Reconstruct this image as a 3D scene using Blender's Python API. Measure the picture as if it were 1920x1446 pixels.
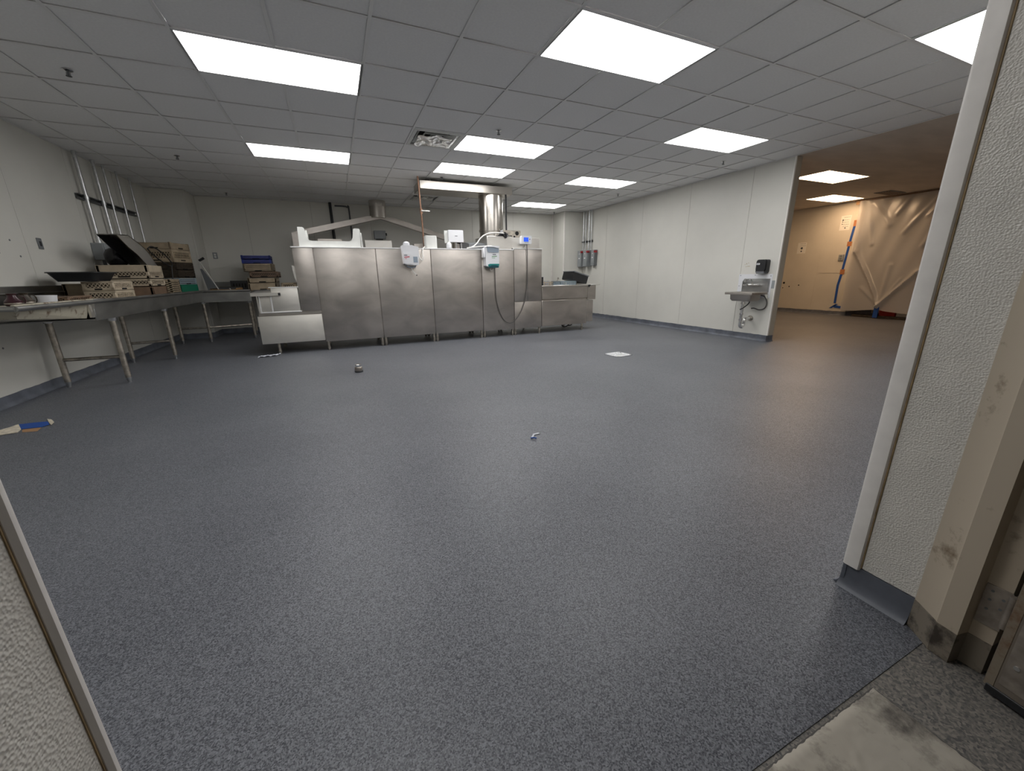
import bpy, bmesh, math, random
from mathutils import Vector, Matrix
random.seed(7)
for o in list(bpy.data.objects): bpy.data.objects.remove(o)
S = bpy.context.scene
COL = S.collection
R = math.radians

# ---------------------------------------------------------------- camera, world, exposure
YAW, PITCH, ROLL, FPX, CZ = 0.41224, 0.27525, -0.01552, 725.567, 1.098
cam = bpy.data.cameras.new('camera'); cam.sensor_width = 36; cam.sensor_fit = 'HORIZONTAL'
cam.lens = FPX / 1920 * 36; cam.clip_start = 0.02; cam.clip_end = 100
co = bpy.data.objects.new('camera', cam); COL.objects.link(co)
fw = Vector((math.sin(YAW)*math.cos(PITCH), math.cos(YAW)*math.cos(PITCH), -math.sin(PITCH)))
r0 = Vector((math.cos(YAW), -math.sin(YAW), 0)); u0 = r0.cross(fw)
rt = r0*math.cos(ROLL) + u0*math.sin(ROLL); up = u0*math.cos(ROLL) - r0*math.sin(ROLL)
co.matrix_world = Matrix(((rt.x, up.x, -fw.x, 0), (rt.y, up.y, -fw.y, 0), (rt.z, up.z, -fw.z, CZ), (0, 0, 0, 1)))
S.camera = co
w = bpy.data.worlds.new('world'); S.world = w; w.use_nodes = True
w.node_tree.nodes['Background'].inputs[0].default_value = (.8, .85, 1, 1)
w.node_tree.nodes['Background'].inputs[1].default_value = 0.02
S.view_settings.view_transform = 'Standard'; S.view_settings.look = 'None'
S.view_settings.exposure = 0.95; S.view_settings.gamma = 1; S.view_settings.use_curve_mapping = False
LIGHT_MAIN, LIGHT_WARM = 5.8, 7.4          # brightness of the ceiling panels of the two rooms

# ---------------------------------------------------------------- room dimensions
T = 0.6096; GX = 0.4152; GY = 3.1544; H = 2.719
XL, XR, YB, YF = -2.919, 6.359, 10.168, 0.58
gx = lambda i: GX + i*T
gy = lambda j: GY + j*T

# ---------------------------------------------------------------- mesh helpers
class MB:
    def __init__(s): s.bm = bmesh.new()
    def _add(s, b, mat=None):
        if mat is not None: bmesh.ops.transform(b, matrix=mat, verts=b.verts)
        m = bpy.data.meshes.new('tmp'); b.to_mesh(m); b.free(); s.bm.from_mesh(m); bpy.data.meshes.remove(m); return s
    def box(s, x0, x1, y0, y1, z0, z1, bev=0, seg=1, mat=None):
        b = bmesh.new(); bmesh.ops.create_cube(b, size=1)
        for v in b.verts:
            v.co = Vector(((x0+x1)/2 + v.co.x*(x1-x0), (y0+y1)/2 + v.co.y*(y1-y0), (z0+z1)/2 + v.co.z*(z1-z0)))
        if bev: bmesh.ops.bevel(b, geom=list(b.edges), offset=bev, segments=seg, affect='EDGES', profile=.5)
        return s._add(b, mat)
    def cyl(s, p0, p1, r, r2=None, n=16, caps=True):
        p0, p1 = Vector(p0), Vector(p1); d = p1-p0; b = bmesh.new()
        bmesh.ops.create_cone(b, cap_ends=caps, segments=n, radius1=r, radius2=r if r2 is None else r2, depth=d.length)
        q = d.to_track_quat('Z', 'Y').to_matrix().to_4x4()
        return s._add(b, Matrix.Translation((p0+p1)/2) @ q)
    def tube(s, pts, r, n=8, smooth=0):
        pts = [Vector(p) for p in pts]
        if smooth: pts = spline(pts, smooth)
        rings = []; up_ = Vector((0, 0, 1)); prev = None
        for k, p in enumerate(pts):
            t = (pts[min(k+1, len(pts)-1)] - pts[max(k-1, 0)]).normalized()
            if prev is None:
                a = t.cross(up_ if abs(t.z) < .9 else Vector((1, 0, 0))).normalized()
            else:
                a = (prev - t*prev.dot(t)).normalized()
            prev = a; bb = t.cross(a)
            rings.append([s.bm.verts.new(p + a*r*math.cos(2*math.pi*q/n) + bb*r*math.sin(2*math.pi*q/n)) for q in range(n)])
        for k in range(len(rings)-1):
            for q in range(n):
                s.bm.faces.new((rings[k][q], rings[k][(q+1) % n], rings[k+1][(q+1) % n], rings[k+1][q]))
        s.bm.faces.new(rings[0][::-1]); s.bm.faces.new(rings[-1]); return s
    def prism(s, poly, axis, a0, a1, mat=None):
        # poly in the two axes other than `axis`, in x,y,z order
        def P(u, v, a): return {'x': (a, u, v), 'y': (u, a, v), 'z': (u, v, a)}[axis]
        b = bmesh.new()
        A = [b.verts.new(P(u, v, a0)) for u, v in poly]; B = [b.verts.new(P(u, v, a1)) for u, v in poly]
        n = len(poly); b.faces.new(A[::-1]); b.faces.new(B)
        for k in range(n): b.faces.new((A[k], A[(k+1) % n], B[(k+1) % n], B[k]))
        bmesh.ops.recalc_face_normals(b, faces=b.faces)
        return s._add(b, mat)
    def lathe(s, prof, c=(0, 0, 0), n=20, mat=None):
        b = bmesh.new(); rings = []
        for (r, z) in prof:
            rings.append([b.verts.new((c[0]+r*math.cos(2*math.pi*k/n), c[1]+r*math.sin(2*math.pi*k/n), c[2]+z)) for k in range(n)])
        for a in range(len(rings)-1):
            for k in range(n): b.faces.new((rings[a][k], rings[a][(k+1) % n], rings[a+1][(k+1) % n], rings[a+1][k]))
        b.faces.new(rings[0][::-1]); b.faces.new(rings[-1])
        bmesh.ops.recalc_face_normals(b, faces=b.faces)
        return s._add(b, mat)
    def sheet(s, poly, z, th=.0015):
        return s.prism(poly, 'z', z, z+th)
    def grid(s, fn, nu, nv):
        V = [[s.bm.verts.new(fn(a/nu, c/nv)) for c in range(nv+1)] for a in range(nu+1)]
        for a in range(nu):
            for c in range(nv): s.bm.faces.new((V[a][c], V[a+1][c], V[a+1][c+1], V[a][c+1]))
        return s
    def mesh(s, name, mat, off=(0, 0, 0)):
        if off != (0, 0, 0): bmesh.ops.translate(s.bm, vec=-Vector(off), verts=s.bm.verts)
        me = bpy.data.meshes.new(name); s.bm.to_mesh(me); s.bm.free()
        for p in me.polygons: p.use_smooth = True
        me.set_sharp_from_angle(angle=R(38)); me.materials.append(mat); return me

def spline(p, n):
    out = []
    for i in range(len(p)-1):
        a, b, c, d = p[max(i-1, 0)], p[i], p[i+1], p[min(i+2, len(p)-1)]
        for k in range(n):
            t = k/n
            out.append(.5*((2*b) + (c-a)*t + (2*a-5*b+4*c-d)*t*t + (3*b-a-3*c+d)*t**3))
    return out + [p[-1]]

def mkobj(name, me, parent=None):
    o = bpy.data.objects.new(name, me); COL.objects.link(o)
    if parent is not None: o.parent = parent
    return o
def tag(o, label, cat, group=None):
    o['label'] = label; o['category'] = cat
    if group: o['group'] = group
    return o
class Thing:
    """An Empty at the thing's base; parts are given in world coordinates (rot 0) or local ones (local=True)."""
    def __init__(s, name, label, cat, loc=(0, 0, 0), rot=(0, 0, 0), group=None, local=False):
        s.o = mkobj(name, None); s.o.location = loc; s.o.rotation_euler = rot; tag(s.o, label, cat, group)
        s.off = (0, 0, 0) if local else tuple(loc)
    def part(s, name, mb, mat, parent=None, label=None):
        o = mkobj(name, mb.mesh(name, mat, s.off), parent or s.o)
        if label: o['label'] = label
        return o
def single(name, mb, mat, label, cat, group=None, loc=(0, 0, 0)):
    o = mkobj(name, mb.mesh(name, mat, loc)); o.location = loc; return tag(o, label, cat, group)
def struct(name, mb, mat, parent=None):
    o = mkobj(name, mb.mesh(name, mat), parent)
    if parent is None: o['kind'] = 'structure'
    return o

# ---------------------------------------------------------------- materials
def mat(name, col, rough=.5, metal=0, spec=.5, noise=None, bump=None, coat=0):
    """noise=(scale, strength, stretch xyz) varies colour; bump=(scale, strength, kind)"""
    m = bpy.data.materials.new(name); m.use_nodes = True; nt = m.node_tree; N, L = nt.nodes, nt.links
    p = N['Principled BSDF']
    p.inputs['Base Color'].default_value = (*col, 1); p.inputs['Roughness'].default_value = rough
    p.inputs['Metallic'].default_value = metal; p.inputs['Specular IOR Level'].default_value = spec
    p.inputs['Coat Weight'].default_value = coat
    tc = N.new('ShaderNodeTexCoord')
    if noise:
        mp = N.new('ShaderNodeMapping'); mp.inputs['Scale'].default_value = noise[2] if len(noise) > 2 else (1, 1, 1)
        L.new(tc.outputs['Object'], mp.inputs['Vector'])
        n = N.new('ShaderNodeTexNoise'); n.inputs['Scale'].default_value = noise[0]; n.inputs['Detail'].default_value = 5
        L.new(mp.outputs[0], n.inputs['Vector'])
        cr = N.new('ShaderNodeValToRGB'); k = noise[1]
        cr.color_ramp.elements[0].position = .3; cr.color_ramp.elements[1].position = .7
        cr.color_ramp.elements[0].color = (*[c*(1-k) for c in col], 1); cr.color_ramp.elements[1].color = (*[min(1, c*(1+k)) for c in col], 1)
        L.new(n.outputs[0], cr.inputs[0]); L.new(cr.outputs[0], p.inputs['Base Color'])
    if bump:
        if bump[2] == 'voronoi':
            b = N.new('ShaderNodeTexVoronoi'); b.feature = 'SMOOTH_F1'; b.inputs['Smoothness'].default_value = .6; out = b.outputs['Distance']
        else:
            b = N.new('ShaderNodeTexNoise'); b.inputs['Detail'].default_value = 3; out = b.outputs[0]
        b.inputs['Scale'].default_value = bump[0]; L.new(tc.outputs['Object'], b.inputs['Vector'])
        bp = N.new('ShaderNodeBump'); bp.inputs['Strength'].default_value = bump[1]; bp.inputs['Distance'].default_value = bump[3] if len(bump) > 3 else .002
        L.new(out, bp.inputs['Height']); L.new(bp.outputs[0], p.inputs['Normal'])
    return m

def emit(name, col, s):
    m = bpy.data.materials.new(name); m.use_nodes = True; nt = m.node_tree
    p = nt.nodes['Principled BSDF']; p.inputs['Base Color'].default_value = (.8, .8, .8, 1)
    p.inputs['Emission Color'].default_value = (*col, 1); p.inputs['Emission Strength'].default_value = s; return m

def speckle_floor(name, dark, light, scale, contrast, rough, bumpk):
    m = bpy.data.materials.new(name); m.use_nodes = True; nt = m.node_tree; N, L = nt.nodes, nt.links
    p = N['Principled BSDF']; tc = N.new('ShaderNodeTexCoord')
    v = N.new('ShaderNodeTexVoronoi'); v.inputs['Scale'].default_value = scale
    L.new(tc.outputs['Object'], v.inputs['Vector'])
    sx = N.new('ShaderNodeSeparateColor'); L.new(v.outputs['Color'], sx.inputs[0])
    n2 = N.new('ShaderNodeTexNoise'); n2.inputs['Scale'].default_value = scale*.8; n2.inputs['Detail'].default_value = 4
    L.new(tc.outputs['Object'], n2.inputs['Vector'])
    big = N.new('ShaderNodeTexNoise'); big.inputs['Scale'].default_value = 1.1; big.inputs['Detail'].default_value = 3
    L.new(tc.outputs['Object'], big.inputs['Vector'])
    a = N.new('ShaderNodeMath'); a.operation = 'MULTIPLY_ADD'; a.inputs[1].default_value = contrast; a.inputs[2].default_value = 0
    L.new(sx.outputs[0], a.inputs[0])
    b = N.new('ShaderNodeMath'); b.operation = 'MULTIPLY_ADD'; b.inputs[1].default_value = 1-contrast; L.new(n2.outputs[0], b.inputs[0]); L.new(a.outputs[0], b.inputs[2])
    c = N.new('ShaderNodeMath'); c.operation = 'MULTIPLY_ADD'; c.inputs[1].default_value = .25; L.new(big.outputs[0], c.inputs[0]); L.new(b.outputs[0], c.inputs[2])
    cr = N.new('ShaderNodeValToRGB'); cr.color_ramp.elements[0].position = .3; cr.color_ramp.elements[1].position = .95
    cr.color_ramp.elements[0].color = (*dark, 1); cr.color_ramp.elements[1].color = (*light, 1)
    L.new(c.outputs[0], cr.inputs[0]); L.new(cr.outputs[0], p.inputs['Base Color'])
    p.inputs['Roughness'].default_value = rough; p.inputs['Specular IOR Level'].default_value = .4
    bp = N.new('ShaderNodeBump'); bp.inputs['Strength'].default_value = bumpk; bp.inputs['Distance'].default_value = .002
    L.new(b.outputs[0], bp.inputs['Height']); L.new(bp.outputs[0], p.inputs['Normal'])
    return m

def steel(name, col, rough, smear=.15, brush=(1, 1, 60)):
    m = bpy.data.materials.new(name); m.use_nodes = True; nt = m.node_tree; N, L = nt.nodes, nt.links
    p = N['Principled BSDF']; p.inputs['Metallic'].default_value = 1
    tc = N.new('ShaderNodeTexCoord'); mp = N.new('ShaderNodeMapping'); mp.inputs['Scale'].default_value = brush
    L.new(tc.outputs['Object'], mp.inputs['Vector'])
    n = N.new('ShaderNodeTexNoise'); n.inputs['Scale'].default_value = 6; n.inputs['Detail'].default_value = 4; L.new(mp.outputs[0], n.inputs['Vector'])
    g = N.new('ShaderNodeTexNoise'); g.inputs['Scale'].default_value = 2.3; g.inputs['Detail'].default_value = 5; g.inputs['Distortion'].default_value = .6
    mp2 = N.new('ShaderNodeMapping'); mp2.inputs['Scale'].default_value = (1.0, 1, 1.9); mp2.inputs['Rotation'].default_value = (0, R(25), 0)
    L.new(tc.outputs['Object'], mp2.inputs['Vector']); L.new(mp2.outputs[0], g.inputs['Vector'])
    cr = N.new('ShaderNodeValToRGB'); cr.color_ramp.elements[0].position = .3; cr.color_ramp.elements[1].position = .72
    cr.color_ramp.elements[0].color = (*[c*(1-smear) for c in col], 1); cr.color_ramp.elements[1].color = (*[min(1, c*(1+smear)) for c in col], 1)
    L.new(g.outputs[0], cr.inputs[0]); L.new(cr.outputs[0], p.inputs['Base Color'])
    mr = N.new('ShaderNodeMapRange'); mr.inputs[3].default_value = rough-.08; mr.inputs[4].default_value = rough+.1
    L.new(g.outputs[0], mr.inputs[0]); L.new(mr.outputs[0], p.inputs['Roughness'])
    bp = N.new('ShaderNodeBump'); bp.inputs['Strength'].default_value = .08; bp.inputs['Distance'].default_value = .001
    L.new(n.outputs[0], bp.inputs['Height']); L.new(bp.outputs[0], p.inputs['Normal'])
    return m

def grime(name, col, dirt, scale, thr, rough):
    m = bpy.data.materials.new(name); m.use_nodes = True; nt = m.node_tree; N, L = nt.nodes, nt.links
    p = N['Principled BSDF']; tc = N.new('ShaderNodeTexCoord')
    n = N.new('ShaderNodeTexNoise'); n.inputs['Scale'].default_value = scale; n.inputs['Detail'].default_value = 8; n.inputs['Roughness'].default_value = .65
    L.new(tc.outputs['Object'], n.inputs['Vector'])
    cr = N.new('ShaderNodeValToRGB'); cr.color_ramp.elements[0].position = thr-.06; cr.color_ramp.elements[1].position = thr+.06
    cr.color_ramp.elements[0].color = (*col, 1); cr.color_ramp.elements[1].color = (*dirt, 1)
    L.new(n.outputs[0], cr.inputs[0]); L.new(cr.outputs[0], p.inputs['Base Color']); p.inputs['Roughness'].default_value = rough
    return m

def plastic_film(name):
    m = bpy.data.materials.new(name); m.use_nodes = True; nt = m.node_tree; N, L = nt.nodes, nt.links
    out = N['Material Output']; N.remove(N['Principled BSDF'])
    tr = N.new('ShaderNodeBsdfRefraction'); tr.inputs['IOR'].default_value = 1.02; tr.inputs['Roughness'].default_value = .35; tr.inputs['Color'].default_value = (.9, .88, .86, 1)
    df = N.new('ShaderNodeBsdfDiffuse'); df.inputs['Color'].default_value = (.86, .84, .83, 1)
    tl = N.new('ShaderNodeBsdfTranslucent'); tl.inputs['Color'].default_value = (.86, .84, .83, 1)
    gl = N.new('ShaderNodeBsdfGlossy'); gl.inputs['Roughness'].default_value = .22; gl.inputs['Color'].default_value = (.9, .9, .9, 1)
    m1 = N.new('ShaderNodeMixShader'); m1.inputs[0].default_value = .4; L.new(df.outputs[0], m1.inputs[1]); L.new(tl.outputs[0], m1.inputs[2])
    m2 = N.new('ShaderNodeMixShader'); m2.inputs[0].default_value = .68; L.new(tr.outputs[0], m2.inputs[1]); L.new(m1.outputs[0], m2.inputs[2])
    fr = N.new('ShaderNodeFresnel'); fr.inputs[0].default_value = 1.5
    m3 = N.new('ShaderNodeMixShader'); L.new(fr.outputs[0], m3.inputs[0]); L.new(m2.outputs[0], m3.inputs[1]); L.new(gl.outputs[0], m3.inputs[2])
    L.new(m3.outputs[0], out.inputs[0]); return m

M = {}
M['floor'] = speckle_floor('speckled grey floor', (.033, .0375, .048), (.218, .227, .252), 300, .6, .42, .35)
M['entry'] = speckle_floor('worn pebble floor', (.08, .08, .083), (.27, .25, .22), 190, .6, .45, .7)
M['cove'] = mat('grey cove base', (.125, .137, .165), .45, noise=(7, .3), bump=(40, .3, 'noise'))
M['wall'] = mat('cream wall panel', (.70, .69, .64), .42, noise=(1.3, .05), bump=(3, .08, 'noise', .01))
M['seam'] = mat('wall seam backing', (.42, .40, .36), .7)
M['wall2'] = mat('cream wall of the side room', (.60, .565, .50), .5, noise=(2, .05))
M['pebble'] = mat('pebbled wall panel', (.76, .735, .68), .32, noise=(9, .06), bump=(210, .7, 'voronoi', .003))
M['trim'] = mat('off white plastic trim', (.84, .81, .77), .38, noise=(14, .05))
M['caulk'] = mat('yellowed edge bead', (.36, .26, .14), .6, noise=(20, .4))
M['tile'] = mat('ceiling tile', (.86, .86, .86), .85, noise=(60, .03), bump=(220, .15, 'noise', .001))
M['bar'] = mat('ceiling grid bar', (.82, .82, .81), .5)
M['ceil2'] = mat('side room ceiling', (.60, .53, .46), .8, noise=(2, .08, (1, 3, 1)))
M['light'] = emit('lit diffuser', (1, .985, .97), LIGHT_MAIN)
M['light_w'] = emit('warm lit diffuser', (1, .66, .38), LIGHT_WARM)
M['white_metal'] = mat('white enamel', (.78, .78, .78), .4)
M['steel'] = steel('brushed stainless steel', (.50, .465, .43), .40, .17)
M['steel_m'] = steel('matt stainless steel', (.78, .76, .71), .55, .08)
M['duct_flat'] = steel('flat duct steel', (.50, .47, .43), .36, .1)
M['steel_b'] = steel('bright stainless steel', (.74, .72, .68), .36, .1)
M['steel_t'] = steel('dull worktop steel', (.36, .36, .35), .4, .25, (40, 1, 1))
M['duct'] = steel('polished duct steel', (.66, .62, .57), .22, .12, (60, 60, 1))
M['galv'] = mat('galvanised conduit', (.62, .63, .64), .33, 1, noise=(30, .15))
M['dark_steel'] = mat('dark steel strut', (.12, .125, .13), .5, .8)
M['chrome'] = mat('chrome', (.8, .8, .8), .12, 1)
M['leg'] = mat('worn steel leg', (.50, .46, .40), .42, 1, noise=(18, .35))
M['copper'] = mat('tarnished copper', (.30, .18, .125), .42, .9, noise=(14, .35))
M['box_grey'] = mat('grey electrical enamel', (.30, .32, .33), .45, noise=(5, .1))
M['box_dark'] = mat('dark grey enamel', (.17, .18, .19), .45)
M['red'] = mat('red plastic', (.42, .03, .035), .4)
M['black'] = mat('black plastic', (.016, .017, .019), .42)
M['void'] = mat('black recess', (.004, .004, .004), .9)
M['white_pl'] = mat('white plastic', (.78, .79, .82), .35)
M['cream_pl'] = mat('milky plastic', (.74, .75, .72), .4, noise=(8, .05))
M['smoke_pl'] = mat('smoky blue plastic', (.30, .36, .43), .18)
M['teal'] = mat('teal plastic', (.005, .20, .19), .35)
M['teal_d'] = mat('dark teal plastic', (.003, .055, .075), .35)
M['print_d'] = mat('dark print', (.05, .06, .07), .6)
M['print_r'] = mat('red print', (.55, .04, .07), .6)
M['print_g'] = mat('green print', (.12, .34, .12), .6)
M['screen'] = emit('lit blue screen', (.02, .10, .80), .55); M['screen'].node_tree.nodes['Principled BSDF'].inputs['Base Color'].default_value = (.01, .03, .2, 1)
M['tan'] = mat('tan rack plastic', (.40, .32, .22), .5, noise=(9, .18))
M['tan_l'] = mat('pale tan rack plastic', (.50, .42, .31), .5, noise=(9, .15))
M['tan_d'] = mat('brown rack plastic', (.20, .13, .085), .5, noise=(9, .2))
M['umber'] = mat('dark stained rack plastic and inner shade', (.05, .037, .024), .5, noise=(20, .5))
M['blue'] = mat('royal blue rack plastic', (.012, .03, .22), .4, noise=(9, .2))
M['green'] = mat('green rack plastic', (.01, .17, .10), .4)
M['paleblue'] = mat('pale blue rack plastic', (.30, .37, .42), .45)
M['wood'] = mat('yellow wood', (.36, .21, .085), .55, noise=(4, .2, (1, 14, 14)))
M['maroon'] = mat('maroon plastic', (.045, .012, .018), .3)
M['rubber'] = mat('rubber hose', (.09, .085, .08), .5)
M['hose_w'] = mat('white hose', (.74, .73, .70), .4)
M['bag'] = mat('black plastic wrap', (.01, .01, .012), .22)
M['paper'] = mat('white paper', (.74, .72, .68), .75)
M['tape_b'] = mat('blue masking tape', (.014, .075, .33), .55)
M['tape_o'] = mat('orange tape', (.42, .17, .07), .55)
M['kraft'] = mat('torn cream paper', (.66, .60, .48), .8, noise=(40, .25))
M['film'] = plastic_film('hazy plastic sheeting')
M['film_s'] = mat('clear plastic scrap', (.50, .52, .58), .15)
M['cartonw'] = mat('white carton', (.60, .55, .48), .7)
M['carton'] = mat('brown carton', (.34, .20, .10), .75, noise=(3, .15))
M['cartonr'] = mat('red carton', (.36, .03, .02), .6)
M['cartono'] = mat('orange carton', (.55, .24, .06), .6)
M['frame'] = grime('stained door frame paint', (.50, .43, .335), (.16, .11, .065), 7, .68, .5)
M['frame_d'] = grime('scuffed frame foot', (.22, .19, .15), (.05, .04, .03), 10, .55, .6)
M['door'] = grime('scuffed door paint', (.19, .16, .13), (.07, .055, .045), 8, .62, .45)
M['rust'] = grime('rusted edge', (.24, .20, .15), (.17, .10, .055), 14, .55, .6)
M['hinge'] = mat('dull hinge steel', (.34, .30, .26), .5, .6, noise=(30, .3))
M['trough'] = grime('stained cream trough', (.42, .39, .31), (.13, .085, .05), 13, .60, .5)
M['mat'] = grime('soiled mat pile', (.40, .37, .315), (.12, .108, .095), 4.5, .53, .95)
M['brass'] = mat('brushed brass fitting', (.50, .45, .40), .3, 1, noise=(40, .2))

# ---------------------------------------------------------------- structure: floor, walls, ceiling
WX1 = 1.56; WX0 = -0.385                       # faces of the doorway reveal
X2 = 11.80; Y2A, Y2B = -1.2, 7.9               # side room far wall and ends
fl = struct('floor', MB().box(XL-.2, 14.2, .345, YB+.2, -.1, 0), M['floor'])
struct('floor', MB().box(-2.2, 3.2, -3.2, .345, -.1, -.002), M['entry'])

def wall_panels(parent, axis, at, face, edges, z0, z1, th=.004, gap=.005):
    """separate sheet panels on a wall. axis: the direction the wall runs along; at: wall plane; face: +1/-1 outward"""
    for a, b in zip(edges[:-1], edges[1:]):
        m = MB(); lo, hi = sorted((at, at+face*th))
        if axis == 'y': m.box(lo, hi, a+gap/2, b-gap/2, z0, z1, .001)
        else: m.box(a+gap/2, b-gap/2, lo, hi, z0, z1, .001)
        mkobj('wall_panel', m.mesh('wall_panel', M['wall']), parent)

wl = struct('wall_left', MB().box(XL-.15, XL, YF-.2, YB+.15, 0, H+.1), M['seam'])
wall_panels(wl, 'y', XL, 1, [YF, 2.35, 3.57, 4.78, 6.004, 7.23, 8.45, 9.57], .10, H)
wb = struct('wall_back', MB().box(XL-.15, XR+.3, YB, YB+.15, 0, H+.1), M['seam'])
wall_panels(wb, 'x', YB, -1, [-2.34, -1.516, -.29, .93, 2.15, 3.40, 4.55, 5.75], .10, H)
wr = struct('wall_right', MB().box(XR, XR+.135, 4.10, YB+.15, 0, H+.1), M['seam'])
wall_panels(wr, 'y', XR, -1, [4.10, 4.717, 5.953, 7.23, 8.494, 9.52], .10, H)
mkobj('end_cap', MB().box(XR-.006, XR+.14, 4.088, 4.10, .10, H, .002).mesh('end_cap', mat('end cap vinyl', (.42, .37, .30), .5)), wr)
mkobj('corner_bead', MB().box(XR-.010, XR+.016, 4.084, 4.104, .10, H, .003).mesh('corner_bead', M['trim']), wr)
# boxed columns in the two back corners
cl = struct('wall_column', MB().box(XL, -2.34, 9.57, YB, 0, H), M['wall'])
cr_ = struct('wall_column', MB().box(5.75, XR, 9.52, YB, 0, H), M['wall'])
mkobj('corner_bead', MB().box(5.742, 5.768, 9.512, 9.538, .1, H, .003).mesh('corner_bead', M['trim']), cr_)
mkobj('corner_bead', MB().box(5.726, 5.75, YB-.03, YB-.005, .1, H, .003).mesh('corner_bead', M['trim']), cr_)
mkobj('corner_bead', MB().box(-2.356, -2.332, 9.562, 9.588, .1, H, .003).mesh('corner_bead', M['wall']), cl)
# front wall with the double doorway the picture is taken from
wf = struct('wall_front', MB().box(XL-.15, WX0, .24, YF, 0, H+.1).box(WX1, 14.2, .30, YF, 0, H+.1).box(WX0, WX1, .24, YF, 2.2, H+.1), M['wall'])
mkobj('pebbled_panel', MB().box(WX1-.006, WX1, .395, YF-.036, .10, 2.2, .001).mesh('pebbled_panel', M['pebble']), wf)
mkobj('pebbled_panel', MB().box(WX0, WX0+.006, .0, YF-.002, .0, 2.2, .001).mesh('pebbled_panel', M['pebble']), wf)
mkobj('reveal', MB().box(WX0-.1, WX0, -.4, .24, 0, 2.4).mesh('reveal', M['wall']), wf)
mkobj('edge_bead', MB().box(WX1-.009, WX1, YF-.040, YF-.035, .10, 2.2, .001).mesh('edge_bead', M['caulk']), wf)
mkobj('edge_bead', MB().box(WX0, WX0+.0075, YF-.0045, YF-.002, 0, 2.2).mesh('edge_bead', M['caulk']), wf)
t1 = struct('trim_1', MB().prism([(WX1-.012, YF+.012), (WX1-.016, YF+.006), (WX1-.016, YF-.032), (WX1-.010, YF-.036), (WX1, YF-.036), (WX1, YF), (WX1+.05, YF), (WX1+.05, YF+.012)], 'z', .092, 2.2), M['trim'])
t2 = struct('trim_2', MB().prism([(WX0+.013, YF+.012), (WX0+.014, YF+.010), (WX0+.014, YF+.003), (WX0+.009, YF-.002), (WX0, YF-.002), (WX0, YF), (WX0-.05, YF), (WX0-.05, YF+.012)], 'z', 0, 2.2), M['trim'])

# integral cove base: a band running up the wall with a curved toe and a hand trowelled upper edge
def cove(name, p0, p1, inward, h=.10, toe=.028):
    p0, p1, n = Vector(p0), Vector(p1), Vector(inward); L_ = (p1-p0).length; k = max(2, int(L_/.07))
    prof = [(0, h), (.007, h), (.007, .045), (.011, .022), (.019, .008), (toe, .001), (toe, -.002), (0, -.002)]
    m = MB(); rings = []
    for a in range(k+1):
        b = p0 + (p1-p0)*a/k; dz = random.uniform(-.006, .005)
        rings.append([m.bm.verts.new(b + n*u + Vector((0, 0, v + (dz if v > .09 else 0)))) for u, v in prof])
    for a in range(k):
        for c in range(len(prof)):
            d = (c+1) % len(prof); m.bm.faces.new((rings[a][c], rings[a+1][c], rings[a+1][d], rings[a][d]))
    m.bm.faces.new(rings[0]); m.bm.faces.new(rings[-1][::-1]); bmesh.ops.recalc_face_normals(m.bm, faces=m.bm.faces)
    return struct(name, m, M['cove'])
cove('baseboard_left', (XL, YF, 0), (XL, 9.57, 0), (1, 0, 0))
cove('baseboard_back', (-2.34, YB, 0), (5.75, YB, 0), (0, -1, 0))
cove('baseboard_right', (XR, 4.10, 0), (XR, 9.52, 0), (-1, 0, 0))
cove('baseboard_end', (XR-.02, 4.10, 0), (XR+.14, 4.10, 0), (0, -1, 0))
cove('baseboard_side', (XR+.135, 4.10, 0), (XR+.135, Y2B, 0), (1, 0, 0))
cove('baseboard_column', (XL, 9.57, 0), (-2.34, 9.57, 0), (0, -1, 0))
cove('baseboard_column', (-2.34, 9.57, 0), (-2.34, YB, 0), (1, 0, 0))
cove('baseboard_column', (5.75, 9.52, 0), (XR, 9.52, 0), (0, -1, 0))
cove('baseboard_doorway', (WX1, .40, 0), (WX1, YF+.012, 0), (-1, 0, 0))
cove('baseboard_front', (WX1-.01, YF, 0), (11.8, YF, 0), (0, 1, 0))

# suspended ceiling of the main room
LIGHTS = [(-2, -3), (-2, 1), (-2, 5), (2, -1), (2, 3), (2, 5), (6, -3), (6, 1), (6, 5), (6, 9)]
VENTS = [(1, 3), (2, 9)]
skip = {(i+d, j) for i, j in LIGHTS for d in (0, 1)} | set(VENTS)
ceil = struct('ceiling', MB().box(XL-.15, XR+.02, YF-.3, YB+.15, H+.09, H+.2), M['white_metal'])
tile_mesh = {}
for i in range(-6, 10):
    for j in range(-5, 12):
        if (i, j) in skip: continue
        x0, x1 = max(XL, gx(i))+.010, min(XR, gx(i+1))-.010; y0, y1 = max(YF, gy(j))+.010, min(YB, gy(j+1))-.010
        if x1-x0 < .02 or y1-y0 < .02: continue
        key = (round(x1-x0, 3), round(y1-y0, 3))
        if key not in tile_mesh:
            a, b = key; tile_mesh[key] = MB().box(-a/2, a/2, -b/2, b/2, 0, .015, .0015).mesh('ceiling_tile', M['tile'])
        o = mkobj('ceiling_tile', tile_mesh[key], ceil); o.location = ((x0+x1)/2, (y0+y1)/2, H+.007+random.uniform(0, .0015))
        o.rotation_euler = (random.gauss(0, .0016), random.gauss(0, .0016), 0)
def bar(a, b, along, at):
    m = MB(); w2 = .012
    if along == 'y': m.box(at-w2, at+w2, a, b, H-.001, H+.004, .001); m.box(at-.003, at+.003, a, b, H+.004, H+.035)
    else: m.box(a, b, at-w2, at+w2, H-.0005, H+.004, .001); m.box(a, b, at-.003, at+.003, H+.004, H+.035)
    mkobj('grid_bar', m.mesh('grid_bar', M['bar']), ceil)
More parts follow.
